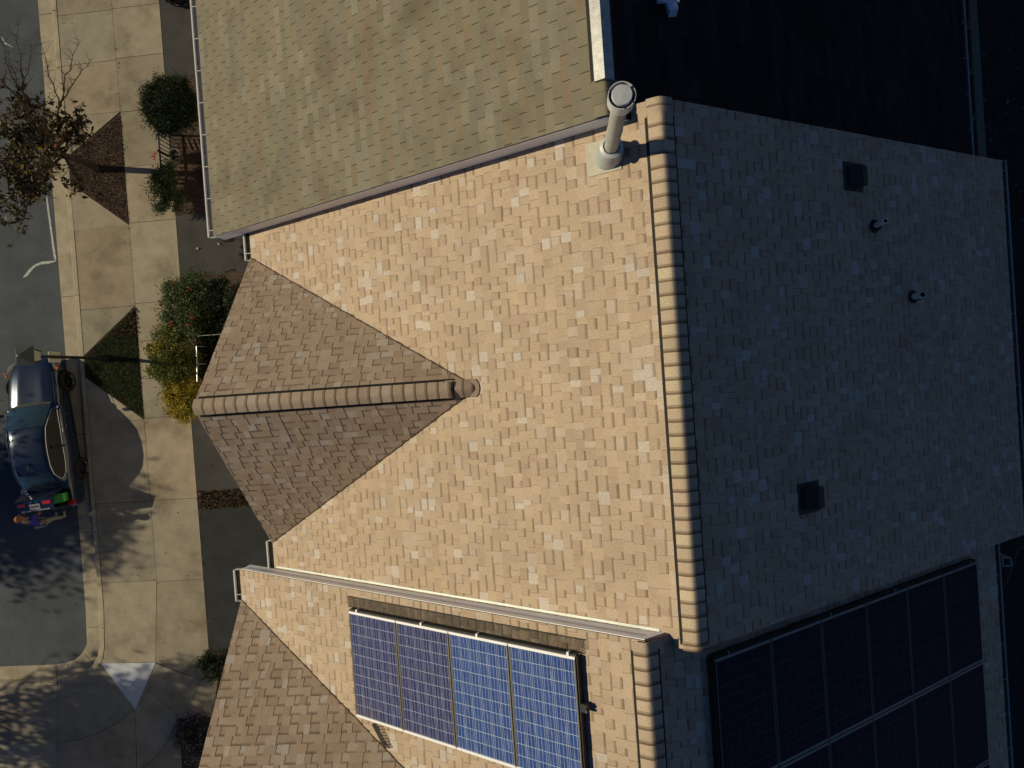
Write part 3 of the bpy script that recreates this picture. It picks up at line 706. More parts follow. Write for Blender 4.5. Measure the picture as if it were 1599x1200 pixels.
def panel(center, R, cm, frame_long, frame_short, label, group):
    root = empty('solar_panel', center, label=label, cat='solar panel', group=group); root.rotation_euler = R.to_euler()
    W_, L_, T = .99, 1.65, .04; mb = MB()
    mb.box((0, 0, -.006), (W_ - .02, L_ - .02, .006)); g = mb.build('cell_sheet', cm, root)
    for sx in (-1, 1):
        mb = MB(); mb.box((sx * (W_ / 2 - .009), 0, -.017), (.018, L_ - .052, T)); mb.build('frame_side', frame_long, root)
    for sy in (-1, 1):
        mb = MB(); mb.box((0, sy * (L_ / 2 - .017), -.017), (W_, .034, T + .003)); mb.build('frame_side', frame_short, root)
    return root
def array(k, rear, cells, pu, pv, names, group):
    u = UN[k]; s_ = -u['se'] if rear else u['sf']; ax = Vector((1, 0, s_)).normalized(); ay = Vector((0, 1, 0)); az = ax.cross(ay)
    R = Matrix((ax, ay, az)).transposed()
    base = Vector((pu, -pv, u['zr'] - (u['sf'] * (u['xr'] - pu) if not rear else u['se'] * (pu - u['xr'])))) + az * .12
    for i, (c, r_) in enumerate(cells):
        ctr = base + ax * (c * 1.008 + .495) - ay * (r_ * 1.668 + .825)
        panel(ctr, R, *names(i, c, r_), group)
    return base, ax, ay, az
fl = ['solar panel of violet-blue cells lowest on the sunlit slope, next to the gable valley', 'second solar panel up the sunlit slope, the most violet of the row',
      'bright blue solar panel third up the sunlit slope, between violet and blue panels', 'bright blue solar panel nearest the ridge on the sunlit slope']
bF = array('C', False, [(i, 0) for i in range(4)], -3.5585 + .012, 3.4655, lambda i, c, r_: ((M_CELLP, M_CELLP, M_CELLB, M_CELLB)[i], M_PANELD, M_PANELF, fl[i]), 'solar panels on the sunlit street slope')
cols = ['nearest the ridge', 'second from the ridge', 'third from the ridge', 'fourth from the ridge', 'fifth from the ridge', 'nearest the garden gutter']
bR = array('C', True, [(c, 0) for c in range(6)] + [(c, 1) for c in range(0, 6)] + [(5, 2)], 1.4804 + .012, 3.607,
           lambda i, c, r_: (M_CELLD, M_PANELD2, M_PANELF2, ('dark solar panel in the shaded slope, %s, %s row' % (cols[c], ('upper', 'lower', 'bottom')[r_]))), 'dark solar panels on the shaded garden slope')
# rack, mesh guard, junction boxes
def rack(bs, ncol, nrow, label, guard):
    base, ax, ay, az = bs; W_ = ncol * 1.008; L_ = nrow * 1.668
    root = empty('panel_rack', base, label=label, cat='panel rack'); inv = Matrix.Translation(-base)
    def fin(o): o.parent = root; o.matrix_parent_inverse = inv; return o
    M3 = Matrix((ax, ay, az)).transposed()
    for r_ in range(nrow):
        for f in (.35, 1.3):
            mb = MB(); mb.box(base + ax * W_ / 2 - ay * (r_ * 1.668 + f) - az * .075, (W_ - .05, .04, .045), M=M3); fin(mb.build('rail', M_RAIL))
    for i, f in enumerate((.04, .37, .62, .97)):
        mb = MB(); mb.box(base + ax * W_ * f + ay * .015 - az * .03, (.03, .05, .05), M=M3); fin(mb.build('clamp', M_PANELF if guard else M_PANELF2))
    for a, b in ((-.02, 0), (W_ + .0, 0)):
        mb = MB(); mb.box(base + ax * a - ay * L_ / 2 - az * .065, (.012, L_, .1), M=M3); fin(mb.build('skirt', M_MESH))
    mb = MB(); mb.box(base + ax * W_ / 2 + ay * .022 - az * .065, (W_, .012, .1), M=M3); fin(mb.build('skirt', M_MESH))
    if guard:                                  # wire mesh apron lying on the shingles
        mb = MB(); z0 = -az * .098; wd = .19
        p0 = base + z0 + ax * -.12
        for i in range(int((W_ + .2) / .018)):
            p = p0 + ax * (i * .018); mb.beam(p + ay * .02, p + ay * (wd + .006 * math.sin(i * .8)), .0032, .0032, up=az)
        for j in range(12): mb.beam(p0 + ay * (.02 + j * .0155), p0 + ax * (W_ + .2) + ay * (.02 + j * .0155), .003, .003, up=az)
        mb.beam(p0 + ay * wd + az * .002, p0 + ax * (W_ + .2) + ay * wd + az * .002, .009, .008, up=az)
        fin(mb.build('mesh_guard', M_MESH))
        mb = MB(); c = base + ax * (W_ + .05) - ay * .62 - az * .05; mb.box(c, (.07, .10, .09), M=M3); mb.tube(c - ax * .06 - ay * .02, c + ax * .06 + ay * .03 + az * .02, .03); fin(mb.build('junction_box', M_RAIL))
        mb = MB(); mb.box(c + ax * .03 - ay * .03 + az * .05, (.03, .03, .012), M=M3); fin(mb.build('bolt', M_CHROME))
        pts = [base - ax * .1 + az * -.02, base - ax * .05 - ay * .6 - az * .09]
    return root
rk = rack(bF, 4, 1, 'black mounting rack with mesh guard under the sunlit solar panels', True)
rack(bR, 6, 2, 'black mounting rack under the dark solar panels in shade', False)
# loose flap of mesh below the lowest sunlit panel
base, ax, ay, az = bF
mb = MB(); c = base + ax * .36 - ay * 1.86 - az * .085
P4 = [c + ax * -.12 + ay * .10, c + ax * .02 + ay * .16 + az * .03, c + ax * .22 - ay * .16 + az * .05, c + ax * .14 - ay * .20, c + ax * -.02 - ay * .04 + az * .06]
for i in range(9):
    t = i / 8; a = P4[0].lerp(P4[3], t); b = P4[1].lerp(P4[2], t); mb.beam(a, b + az * .01, .006, .006)
for t in (0, .2, .4, .6, .8, 1): mb.beam(P4[0].lerp(P4[1], t), P4[3].lerp(P4[2], t), .008, .008)
mb.tube(P4[0] - az * .02, P4[3] + az * .01, .022, .012); tag(mb.build('mesh_offcut', M_MESH), 'torn black mesh flap in the valley below the lowest blue panel', 'mesh flap')

# ------------------------------------------------------------------ foliage
def leaf_arrays(pts, size, pal, up=.35, jit=.3, aspect=.6, fold=.25):
    n = len(pts); nrm = RNG.normal(size=(n, 3)); nrm[:, 2] = np.abs(nrm[:, 2]) + up; nrm /= np.linalg.norm(nrm, axis=1)[:, None]
    t = RNG.normal(size=(n, 3)); t -= (t * nrm).sum(1)[:, None] * nrm; t /= np.linalg.norm(t, axis=1)[:, None]; b = np.cross(nrm, t)
    sz = size * RNG.uniform(.6, 1.35, n)[:, None]
    tip = pts + t * sz; mid1 = pts + b * sz * aspect * .5 + nrm * sz * fold * .4; mid2 = pts - b * sz * aspect * .5 + nrm * sz * fold * .4; bs = pts - t * sz * .55
    V = np.stack([bs, mid1, tip, mid2], 1).reshape(-1, 3)
    F = np.arange(4 * n).reshape(n, 4)
    cols = np.array([c for c, w in pal]); w = np.array([w for c, w in pal], float); w /= w.sum()
    C = cols[RNG.choice(len(pal), n, p=w)] * RNG.uniform(1 - jit, 1 + jit, (n, 1))
    return V, F, C
def leaves_obj(name, pts, size, pal, m=None, parent=None, **k):
    tg = {a: k.pop(a) for a in ('label', 'cat', 'group', 'kind') if a in k}
    V, F, C = leaf_arrays(np.array(pts, float), size, pal, **k)
    me = bpy.data.meshes.new(name); me.from_pydata(V.tolist(), [], F.tolist()); me.materials.append(m or M_LEAF)
    ca = me.color_attributes.new('tone', 'FLOAT_COLOR', 'CORNER'); arr = np.ones((len(F) * 4, 4), np.float32); arr[:, :3] = np.repeat(C, 4, axis=0)
    ca.data.foreach_set('color', arr.ravel())
    o = bpy.data.objects.new(name, me); COL.objects.link(o)
    if parent: o.parent = parent
    return tag(o, **tg)
def clumps(c, r, n_cl, n_leaf, cr, shell=.75, flat=1.0):
    """leaf points gathered in clumps over an uneven ellipsoid"""
    d = RNG.normal(size=(n_cl, 3)); d /= np.linalg.norm(d, axis=1)[:, None]; d[:, 2] = np.abs(d[:, 2]) * RNG.choice([1, 1, 1, -.5], n_cl)
    rr = np.where(RNG.random(n_cl) < .35, RNG.uniform(.1, .8, n_cl), RNG.uniform(shell, 1.06, n_cl))[:, None]
    cc = np.array(c) + d * rr * np.array(r)
    per = max(1, n_leaf // n_cl); P = []
    for q in cc:
        k = int(per * RNG.uniform(.4, 1.6)); P.append(q + RNG.normal(size=(k, 3)) * cr * RNG.uniform(.6, 1.3) * np.array([1, 1, .7 * flat]))
    return np.concatenate(P)
def bush(name, px, py, zc, r, pal, n, size, label, n_cl=70, cr=.10, flowers=None, extra=None, cat='shrub', ground_stem=True, up=.35, aspect=.5):
    c = at(px, py, zc); root = empty(name, (c.x, c.y, 0), label=label, cat=cat)
    P = clumps((0, 0, zc), r, n_cl, n, cr)
    P = P[P[:, 2] > .02]
    if extra:
        for (ex, ey, ez, er, en) in extra:
            q = at(ex, ey, ez); P = np.concatenate([P, clumps((q.x - c.x, q.y - c.y, ez), er, max(6, en // 40), en, cr)])
    P = P[P[:, 2] > .02]
    leaves_obj('foliage', P, size, pal, parent=root, up=up, aspect=aspect, jit=.2)
    mb = MB()
    for i in range(26):
        a = random.uniform(0, 6.28); q = Vector((math.cos(a) * r[0] * .75, math.sin(a) * r[1] * .75, zc + random.uniform(-.1, r[2] * .6)))
        mid = q * .45 + Vector((0, 0, zc * .3)); mb.tube((random.uniform(-.08, .08), random.uniform(-.08, .08), 0), mid, .014, .010, 5, False); mb.tube(mid, q, .010, .004, 5, False)
    mb.build('stem', M_BARK, root)
    if flowers:
        for (fx, fy, fz) in flowers[1]:
            q = at(fx, fy, fz); pts = np.array([[q.x - c.x, q.y - c.y, fz]]) + RNG.normal(size=(26, 3)) * np.array([.035, .035, .02])
            leaves_obj('flower', pts, .038, flowers[0], parent=root, up=.8, aspect=.9)
    return root
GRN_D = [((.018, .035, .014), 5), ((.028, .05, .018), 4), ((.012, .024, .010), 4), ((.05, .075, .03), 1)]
GRN_M = [((0.068, 0.101, 0.036), 5), ((0.095, 0.128, 0.048), 3), ((0.047, 0.074, 0.030), 4), ((0.162, 0.189, 0.084), 1)]
GRN_Y = [((0.108, 0.138, 0.028), 4), ((0.168, 0.175, 0.028), 3), ((0.054, 0.088, 0.024), 4), ((0.288, 0.237, 0.022), 1.5)]
YEL = [((0.450, 0.338, 0.020), 4), ((0.325, 0.273, 0.025), 4), ((0.150, 0.156, 0.025), 3), ((0.525, 0.286, 0.020), 1)]
RED = [((.42, .05, .04), 4), ((.32, .035, .03), 3), ((.5, .12, .09), 1)]
bush('round_shrub', 268, 167, .95, (.82, .86, .62), GRN_D, 30000, .07, 'large round dark evergreen shrub between driveway and fence', n_cl=420, cr=.10, up=.1, aspect=.26)
bush('rose_bush', 262, 296, .45, (.50, .80, .36), GRN_M, 7500, .055, 'small olive-green shrub leaning over the pavement beside the picket fence', n_cl=60, cr=.09,
     flowers=([((.6, .12, .09), 3), ((.7, .3, .25), 1)], [(243, 241, .75), (241, 246, .7)]))
bush('flowering_shrub', 296, 478, .75, (.80, .90, .60), GRN_M, 17000, .06, 'green shrub dotted with red flowers beside the pavement', n_cl=130, cr=.11,
     extra=[(305, 436, .8, (.45, .35, .3), 800)],
     flowers=(RED, [(271, 446, 1.1), (285, 455, 1.25), (288, 460, 1.25), (297, 451, 1.2), (281, 469, 1.2), (250, 476, .9), (275, 482, 1.2), (297, 490, 1.25), (301, 494, 1.25), (294, 508, 1.2), (297, 481, 1.2), (268, 505, 1.1)]))
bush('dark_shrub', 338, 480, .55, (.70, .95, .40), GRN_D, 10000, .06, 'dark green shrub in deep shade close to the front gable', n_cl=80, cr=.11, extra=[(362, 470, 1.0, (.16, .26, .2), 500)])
bush('shadow_fill_shrub', 328, 565, .22, (.62, 1.25, .22), GRN_D, 9000, .055, 'added low dark shrub standing in for bush shadow behind the thin white handrail', n_cl=110, cr=.11)  # added plant: darkens soil where the bush shadow should fall
bush('yellow_green_shrub', 272, 556, .7, (.72, .92, .55), GRN_Y, 15000, .06, 'yellow-green shrub between the flowering shrub and the golden one', n_cl=110, cr=.11)
bush('golden_shrub', 287, 622, .6, (.56, .62, .45), YEL, 10000, .06, 'golden autumn shrub at the tip of the gable ridge', n_cl=80, cr=.10, extra=[(252, 545, .9, (.2, .25, .2), 400), (293, 650, .5, (.3, .2, .25), 500)])
bush('box_hedge', 331, 1040, .35, (.42, .42, .32), GRN_D, 6000, .05, 'small dark hedge at the corner of the pavement and sealed driveway', n_cl=60, cr=.07)
bush('purple_shrub', 303, 1150, .4, (.45, .72, .35), [((.035, .035, .05), 5), ((.06, .06, .08), 3), ((.02, .02, .028), 3), ((.16, .16, .19), .7)], 6500, .055, 'blackish purple shrub by the curved pavement at the bottom', n_cl=60, cr=.10)

# street tree on the mulch
def limb(mb, a, b, r0, r1, n=6, wob=.06, k=8):
    a, b = Vector(a), Vector(b); prev = a; pr = r0; L = (b - a).length
    pts = [a]
    for i in range(1, n + 1):
        t = i / n; p = a.lerp(b, t) + (Vector((random.uniform(-1, 1), random.uniform(-1, 1), random.uniform(-.6, .6))) * wob * L * (1 if i < n else 0))
        r = r0 + (r1 - r0) * t; mb.tube(prev, p, pr, r, k, False); prev = p; pr = r; pts.append(p)
    return pts
tb = at(150, 264, 0); tree = empty('street_tree', tb, label='small street tree with thinning brown-green leaves over the road edge', cat='tree', )
mb = MB(); fork = at(92, 238, 1.75) - tb
limb(mb, (0, 0, -.1), (.02, .0, .25), .15, .105, 2, 0, 12); limb(mb, (.02, 0, .25), fork, .105, .085, 7, .015, 12); mb.build('trunk', M_BARK, tree)
mb = MB(); tips = []
targets = [((30, 210), 3.2), ((20, 260), 3.0), ((45, 160), 3.3), ((120, 190), 2.6), ((5, 130), 3.9), ((-20, 200), 4.0), ((40, 300), 2.9), ((20, 350), 3.0), ((125, 285), 1.9),
           ((-25, 280), 3.6), ((70, 200), 3.6), ((60, 250), 3.8), ((135, 215), 2.2), ((0, 320), 3.5)]
for (q, z) in targets:
    e = at(q[0], q[1], z) - tb; pts = limb(mb, fork + Vector((random.uniform(-.05, .05), random.uniform(-.05, .05), random.uniform(-.3, .1))), e, .045, .014, 8, .035, 7)
    for p in pts[3:]:
        for _ in range(3):
            d = Vector((random.uniform(-1, 1), random.uniform(-1, 1), random.uniform(-.3, .9))).normalized() * random.uniform(.3, .8)
            sp = limb(mb, p, p + d, .011, .004, 4, .08, 5); tips.append((p + d)); tips.append(sp[2])
            for t_ in sp[1:]:
                d2 = Vector((random.uniform(-1, 1), random.uniform(-1, 1), random.uniform(-.4, .8))) * .22; limb(mb, t_, t_ + d2, .005, .002, 2, .1, 4); tips.append(t_ + d2)
# bare twigs reaching up the street
bare = [((10, 75), 4.2), ((28, 40), 4.4), ((48, 72), 4.2), ((-10, 40), 4.5), ((122, 62), 3.3), ((140, 95), 3.0), ((62, 60), 3.7)]
for (q, z) in bare:
    st = at(35, 165, 3.3) - tb if q[0] < 60 else at(92, 165, 2.9) - tb
    if q[0] >= 60: limb(mb, fork, st, .03, .016, 5, .03, 6)
    e = at(q[0], q[1], z) - tb; pts = limb(mb, st, e, .022, .004, 9, .03, 6)
    for p in pts[2:]:
        for _ in range(3):
            d = Vector((random.uniform(-1, 1), random.uniform(-.2, 1), random.uniform(-.2, .5))) * .33; limb(mb, p, p + d, .007, .002, 3, .1, 4)
br = mb.build('branch', M_BARK, tree)
P = []
for t_ in tips:
    q = proj(t_ + tb)
    if random.random() < .42 or q[1] < 118: continue
    if q[0] > 160 or (92 < q[0] < 160 and 222 < q[1] < 280): continue
    k = random.randint(2, 6); P.append(np.array(t_) + RNG.normal(size=(k, 3)) * .07)
P = np.concatenate(P)
leaves_obj('crown', P, .105, [((.055, .048, .022), 5), ((.085, .062, .028), 4), ((.035, .030, .018), 4), ((.13, .12, .03), 1.2), ((.17, .085, .04), 1.0), ((.30, .23, .04), .3)], parent=tree, up=.2, aspect=.8)

# trees across the street: outside the picture, they throw the dappled shade
def far_tree(x, y, hgt, r, n, label, dens=80, low=.45):
    root = empty('street_tree', (x, y, 0), label=label, cat='tree', ); mb = MB()
    limb(mb, (0, 0, -.2), (0, 0, hgt * .45), .16, .11, 5, .01, 10); mb.build('trunk', M_BARK, root)
    mb = MB()
    for i in range(16):
        a = random.uniform(0, 6.28); e = Vector((math.cos(a) * r[0] * random.uniform(.4, .95), math.sin(a) * r[1] * random.uniform(.4, .95), hgt * random.uniform(.55, 1)))
        pts = limb(mb, (0, 0, hgt * random.uniform(.3, .45)), e, .06, .012, 7, .04, 6)
        for p in pts[2:]:
            for _ in range(3): limb(mb, p, p + Vector((random.uniform(-1, 1), random.uniform(-1, 1), random.uniform(-.3, .8))) * .8, .014, .004, 3, .08, 4)
    mb.build('branch', M_BARK, root)
    leaves_obj('crown', clumps((0, 0, hgt * (1 + low) / 2), (r[0], r[1], hgt * (1 - low) / 2), dens, n, .38, shell=.25), .13, GRN_Y, parent=root, aspect=.8)
    return root
far_tree(-31.6, -1.1, 8.6, (2.6, 3.4), 10500, 'leafy tree across the street beyond the parked car', 110)
far_tree(-29.0, -9.0, 9.2, (3.2, 2.7), 14000, 'leafy tree across the street beyond the corner crossing', 110)

# ------------------------------------------------------------------ ground cover, litter
def inpoly(p, poly):
    c = False; j = len(poly) - 1
    for i in range(len(poly)):
        if (poly[i][1] > p[1]) != (poly[j][1] > p[1]) and p[0] < (poly[j][0] - poly[i][0]) * (p[1] - poly[i][1]) / (poly[j][1] - poly[i][1]) + poly[i][0]: c = not c
        j = i
    return c
def scatter(poly, n, z, dz=.02):
    xs = [p[0] for p in poly]; ys = [p[1] for p in poly]; out = []
    while len(out) < n:
        p = (random.uniform(min(xs), max(xs)), random.uniform(min(ys), max(ys)))
        if inpoly(p, poly): out.append((p[0], p[1], z + random.uniform(0, dz)))
    return np.array(out)
leaves_obj('grass', scatter(inset(tri2, .03), 17000, .0, .035), .05, [((.04, .075, .02), 5), ((.055, .09, .028), 3), ((.025, .045, .015), 3), ((.10, .085, .04), .5)], m=M_LEAF, up=.15, aspect=.2,
           label='patchy dark green grass filling the kerbside triangle by the lamp post', cat='grass', kind='stuff')
leaves_obj('mulch', scatter(inset(tri1, .02), 5200, .01, .03), .035, [((.085, .05, .038), 5), ((.055, .035, .028), 4), ((.15, .10, .08), 1.2), ((.03, .02, .016), 3)], m=M_LITTER, aspect=.5,
           label='reddish brown mulch in the kerbside triangle at the tree foot', cat='mulch', kind='stuff')
bedp = rect(XS2 + .03, -7.2, yat(300, 767) - .02, yat(300, 797) + .02)
P = scatter([(p[0], p[1]) for p in bedp], 2600, .0, .07)
leaves_obj('leaf_bed', P, .05, [((.05, .028, .018), 5), ((.025, .04, .015), 3), ((.03, .02, .015), 4), ((.26, .18, .05), .35), ((.10, .07, .04), 1)], m=M_LITTER, aspect=.7,
           label='strip of brown fallen leaves and weeds between the two driveways', cat='leaf bed', kind='stuff')
top2 = scatter([tri2[0], (tri2[0][0], tri2[0][1] - .9), (tri2[0][0] - .8, tri2[0][1] - .9)], 260, .03, .03)
leaves_obj('leaf_litter', np.concatenate([top2, scatter(rect(XS2 + .02, -8.5, yat(300, 118), yat(300, 335)), 1500, 0, .05), scatter(rect(XS2 + .02, -7.5, yat(300, 1022), yat(300, 1058)), 200, 0, .05)]), .05,
           [((.12, .06, .035), 4), ((.06, .035, .025), 4), ((.20, .12, .06), .8)], m=M_LITTER, aspect=.7, label='dry brown leaves lying in the beds beside the pavement', cat='fallen leaves', kind='stuff')
sc_ = np.concatenate([scatter(rect(XK1, XS2, -11, 13), 110, .008, .004), scatter(rect(-20, XG, -11, 13), 110, RZ + .01, .004), scatter(rect(XS2, -7, yat(300, 1020), yat(300, 800)), 50, .01, .004), scatter(rect(XS2, -7, yat(300, 760), yat(300, 660)), 12, .01, .004),
                      scatter(rect(XS2, XS2 + .12, yat(300, 1020), yat(300, 800)), 60, .01, .006), scatter(rect(XS1 - .1, XS1 + .1, -11, 13), 40, .01, .004)])
leaves_obj('scattered_leaves', sc_, .032, [((.06, .045, .03), 5), ((.12, .09, .05), 2), ((.35, .28, .18), 1), ((.03, .025, .02), 3)], m=M_LITTER, up=1.5, aspect=.8,
           label='tiny stray leaves sprinkled over road and pavement', cat='fallen leaves', kind='stuff')
for (q, lb) in (((308, 389), 'pale curled leaf on the driveway, the one nearer the pavement'), ((341, 381), 'pale curled leaf on the driveway, the one nearer the eave')):
    c = at(*q, .01); mb = MB(); n = 10; ring = [Vector((math.cos(t) * .055, math.sin(t) * .032, .03 + .02 * math.cos(2 * t))) for t in [6.283 * i / n for i in range(n)]]
    mb.add([Vector((0, 0, .004))] + ring, [(0, 1 + i, 1 + (i + 1) % n) for i in range(n)]); mb.add([(-.06, 0, .03), (-.1, .01, .035), (-.1, .014, .035), (-.06, .008, .03)], [(0, 1, 2, 3)])
    o = mb.build('fallen_leaf', M_FLPAN, smooth=True); o.location = c; o.rotation_euler = (0, 0, random.uniform(0, 3)); tag(o, lb, 'leaf', 'pale leaves on the driveway')
gy = scatter(rect(9.5, 14.5, 3, 9), 420, -.25, .02)
leaves_obj('yard_leaves', gy, .10, [((.10, .10, .10), 3), ((.06, .055, .05), 4), ((.2, .2, .19), .5)], m=M_LITTER, up=1.2, aspect=.8, label='faint scattered leaves on the dark yard behind the houses', cat='fallen leaves', kind='stuff')

# ------------------------------------------------------------------ lamp post
lb_ = at(166, 560, 0); lp = empty('street_lamp', lb_, label='black post lantern with a pale sign behind it in the grass triangle', cat='street lamp')
mb = MB(); mb.lathe((0, 0, 0), [(.13, 0), (.13, .12), (.09, .18), (.08, .5), (.06, .56), (.048, .9), (.042, 2.8), (.06, 2.84), (.03, 2.9)], 20); autosmooth(mb.build('post', M_POST, lp))
R0 = .10
mb = MB(); c4 = lambda h, z: [(h, h, z), (-h, h, z), (-h, -h, z), (h, -h, z)]
mb.add(c4(.12, 2.9) + c4(.19, 3.32), [(3, 2, 1, 0), (4, 5, 6, 7)]); mb.build('lantern_body', M_LGREEN, lp)
for i in range(4):
    a = c4(.125, 2.92); b = c4(.19, 3.30); j = (i + 1) % 4; mb = MB()
    mb.add([a[i], a[j], b[j], b[i]], [(0, 1, 2, 3)]); mb.build('lantern_glass', M_LGLASS, lp)
    mb = MB(); mb.beam(c4(.13, 2.9)[i], c4(.20, 3.33)[i], .025, .025); mb.build('lantern_bar', M_POST, lp)
mb = MB(); mb.add(c4(.26, 3.32) + c4(.27, 3.35) + c4(.07, 3.56) + c4(.03, 3.62), [(3, 2, 1, 0), (8 + 4, 13, 14, 15)] + [(k * 4 + i, k * 4 + (i + 1) % 4, k * 4 + 4 + (i + 1) % 4, k * 4 + 4 + i) for k in range(3) for i in range(4)]); mb.build('lantern_roof', M_LGREEN, lp)
mb = MB(); mb.box((-.055, 0, 2.18), (.012, .31, .46)); sg_ = mb.build('sign', M_SIGN); sg_.location = lb_; tag(sg_, 'pale rectangular sign fixed behind the black lamp post', 'sign')
mb = MB(); mb.box((-.045, 0, 2.3), (.01, .10, .03)); mb.box((-.045, 0, 2.06), (.01, .10, .03)); o = mb.build('bracket', M_POST, sg_)

# ------------------------------------------------------------------ cars
def make_car(paint, label, lid_open, name='parked_car'):
    root = empty(name, label=label, cat='car')
    # local: +Y forward (front), x right, z up ; l = distance behind the front bumper
    ST = [(0, .30, .56, .34), (.03, .55, .60, .27), (.12, .72, .66, .22), (.35, .84, .74, .2), (.75, .90, .82, .2), (1.2, .925, .89, .2), (1.6, .935, .95, .2), (2.2, .94, .97, .2), (3.0, .94, .98, .2),
          (3.7, .935, 1.0, .2), (4.2, .92, 1.02, .2), (4.30, .915, 1.025, .2), (4.36, .91, 1.02, .2), (4.72, .88, .98, .22), (4.84, .84, .93, .25), (4.92, .72, .82, .3), (4.95, .4, .76, .36)]
    prof_ = lambda hw, zt, zb, l: [(0, zt), (.22 * hw, zt + .002), (.46 * hw, zt + (.012 if .5 < l < 1.6 else 0)), (.52 * hw, zt - .004), (.72 * hw, zt - .025), (.88 * hw, zt - .075), (.955 * hw, zt - .17), (hw, zt - .33), (.995 * hw, .48), (.97 * hw, .32), (.9 * hw, zb), (.0, zb)]
    def sect(l, hw, zt, zb):
        h = prof_(hw, zt, zb, l); cav = lid_open and 4.33 < l < 4.80
        h = [(x, (.52 if cav and x < .75 * hw and z > .6 else z)) for x, z in h]
        return [(x, 2.45 - l, z) for x, z in h] + [(-x, 2.45 - l, z) for x, z in h[-2:0:-1]]
    rows = [sect(*s_) for s_ in ST]; n = len(rows[0]); vs = [v for r_ in rows for v in r_]; fs = []
    for k in range(len(rows) - 1):
        for i in range(n): fs.append((k * n + i, k * n + (i + 1) % n, (k + 1) * n + (i + 1) % n, (k + 1) * n + i))
    fs += [tuple(range(n))[::-1], tuple(range((len(rows) - 1) * n, len(rows) * n))]
    mb = MB(); mb.add(vs, [f[::-1] for f in fs]); body = mb.build('body', paint, root, smooth=True)
    sub = body.modifiers.new('s', 'SUBSURF'); sub.levels = 1; sub.render_levels = 2
    # cabin: painted shell
    CS = [(1.50, .72, .955), (1.9, .70, 1.19), (2.28, .635, 1.375), (2.7, .62, 1.43), (3.2, .61, 1.435), (3.65, .60, 1.37), (4.0, .62, 1.19), (4.28, .66, 1.03)]
    def cs(l, rw, zt):
        base = .84 if l < 4 else .80
        q = [(0, zt), (rw * .5, zt - .006), (rw * .85, zt - .03), (rw, zt - .075)]
        zb = .94
        if zt - .075 < zb: return [(x * (1 if i < 3 else 1), z) for i, (x, z) in enumerate(q)] + [(rw + .06, min(zb, zt - .09)), (base, .90)]
        return q + [(rw + (base - rw) * .5, (zt - .075 + zb) / 2), (base, .93)]
    rows = [[(x, 2.45 - l, z) for x, z in cs(l, rw, zt)] for l, rw, zt in CS]
    vs = []; fs = []
    for r_ in rows: vs += r_ + [(-x, y, z) for x, y, z in r_[-1:0:-1]]
    rows2 = [r_[::-1] and ([(-x, y, z) for x, y, z in r_[:0:-1]] + r_) for r_ in rows]; n = len(rows2[0]); vs = [v for r_ in rows2 for v in r_]
    for k in range(len(rows2) - 1):
        for i in range(n - 1): fs.append((k * n + i, k * n + i + 1, (k + 1) * n + i + 1, (k + 1) * n + i))
    mb = MB(); mb.add(vs, fs); roof = mb.build('roof', paint, root, smooth=True); sb = roof.modifiers.new('s', 'SUBSURF'); sb.levels = 1; sb.render_levels = 2
    def patch(name, ls, f0, f1, m, off=.008, nu=7, parent=root):
        vs = []; fs = []
        for l, rw, zt in ls:
            for i in range(nu):
                t = -1 + 2 * i / (nu - 1); x = rw * t * f0; z = zt - .075 * abs(t * f0) ** 2.6
                vs.append((x, 2.45 - l, z + off))
        for k in range(len(ls) - 1):
            for i in range(nu - 1): fs.append((k * nu + i, k * nu + i + 1, (k + 1) * nu + i + 1, (k + 1) * nu + i))
        mb = MB(); mb.add(vs, fs); return mb.build(name, m, parent, smooth=True)
    def interp(l):
        for a, b in zip(CS, CS[1:]):
            if a[0] <= l <= b[0]: t = (l - a[0]) / (b[0] - a[0]); return (l, a[1] + (b[1] - a[1]) * t, a[2] + (b[2] - a[2]) * t)
    patch('windscreen', [interp(l) for l in (1.56, 1.75, 1.95, 2.1, 2.24)], .97, 0, M_GLASS, .014)
    patch('rear_window', [interp(l) for l in (3.72, 3.85, 4.0, 4.14, 4.24)], .93, 0, M_GLASS, .012)
    mb = MB(); pts = [(-.66, .86), (0, .95), (.66, .86)]
    vs = [(-.72, .93, .945), (-.35, .985, .957), (.35, .985, .957), (.72, .93, .945), (.70, .86, .985), (.34, .90, .995), (-.34, .90, .995), (-.70, .86, .985)]
    mb.add(vs, [(7, 0, 1, 6), (6, 1, 2, 5), (5, 2, 3, 4)]); mb.build('cowl', M_RUB, root)
    for sx in (-1, 1):                         # side glass with chrome outline
        top = []; bot = []
        for l in (1.75, 2.0, 2.3, 2.7, 3.1, 3.5, 3.8, 4.0):
            _, rw, zt = interp(l); zt_ = zt - .085; top.append((rw + .012, zt_, l))
        P_t = [(sx * (x + .012), 2.45 - l, z) for x, z, l in top]; P_b = [(sx * (.855 - (.0 if l < 3.6 else .03)), 2.45 - l, .945) for x, z, l in top]
        P_b[-1] = tuple((a + b) / 2 for a, b in zip(P_b[-1], P_t[-1])); P_t[-1] = P_b[-1]
        k = len(P_t); mb = MB(); f = [(i, i + 1, k + i + 1, k + i) for i in range(k - 1)]; mb.add(P_t + P_b, f if sx > 0 else [q[::-1] for q in f]); mb.build('side_window', M_SGLASS, root, smooth=True)
        mb = MB(); loop = P_t + P_b[::-1][1:]
        for a, b in zip(loop, loop[1:] + loop[:1]):
            if (Vector(a) - Vector(b)).length > .01: mb.tube(a, b, .010, None, 6)
        mb.build('window_trim', M_CHROME, root)
        mb = MB(); mb.box((sx * .862, 2.45 - 2.95, 1.12), (.02, .07, .36), M=Matrix.Rotation(sx * -.48, 3, 'Y')); mb.build('pillar', M_RUB, root)
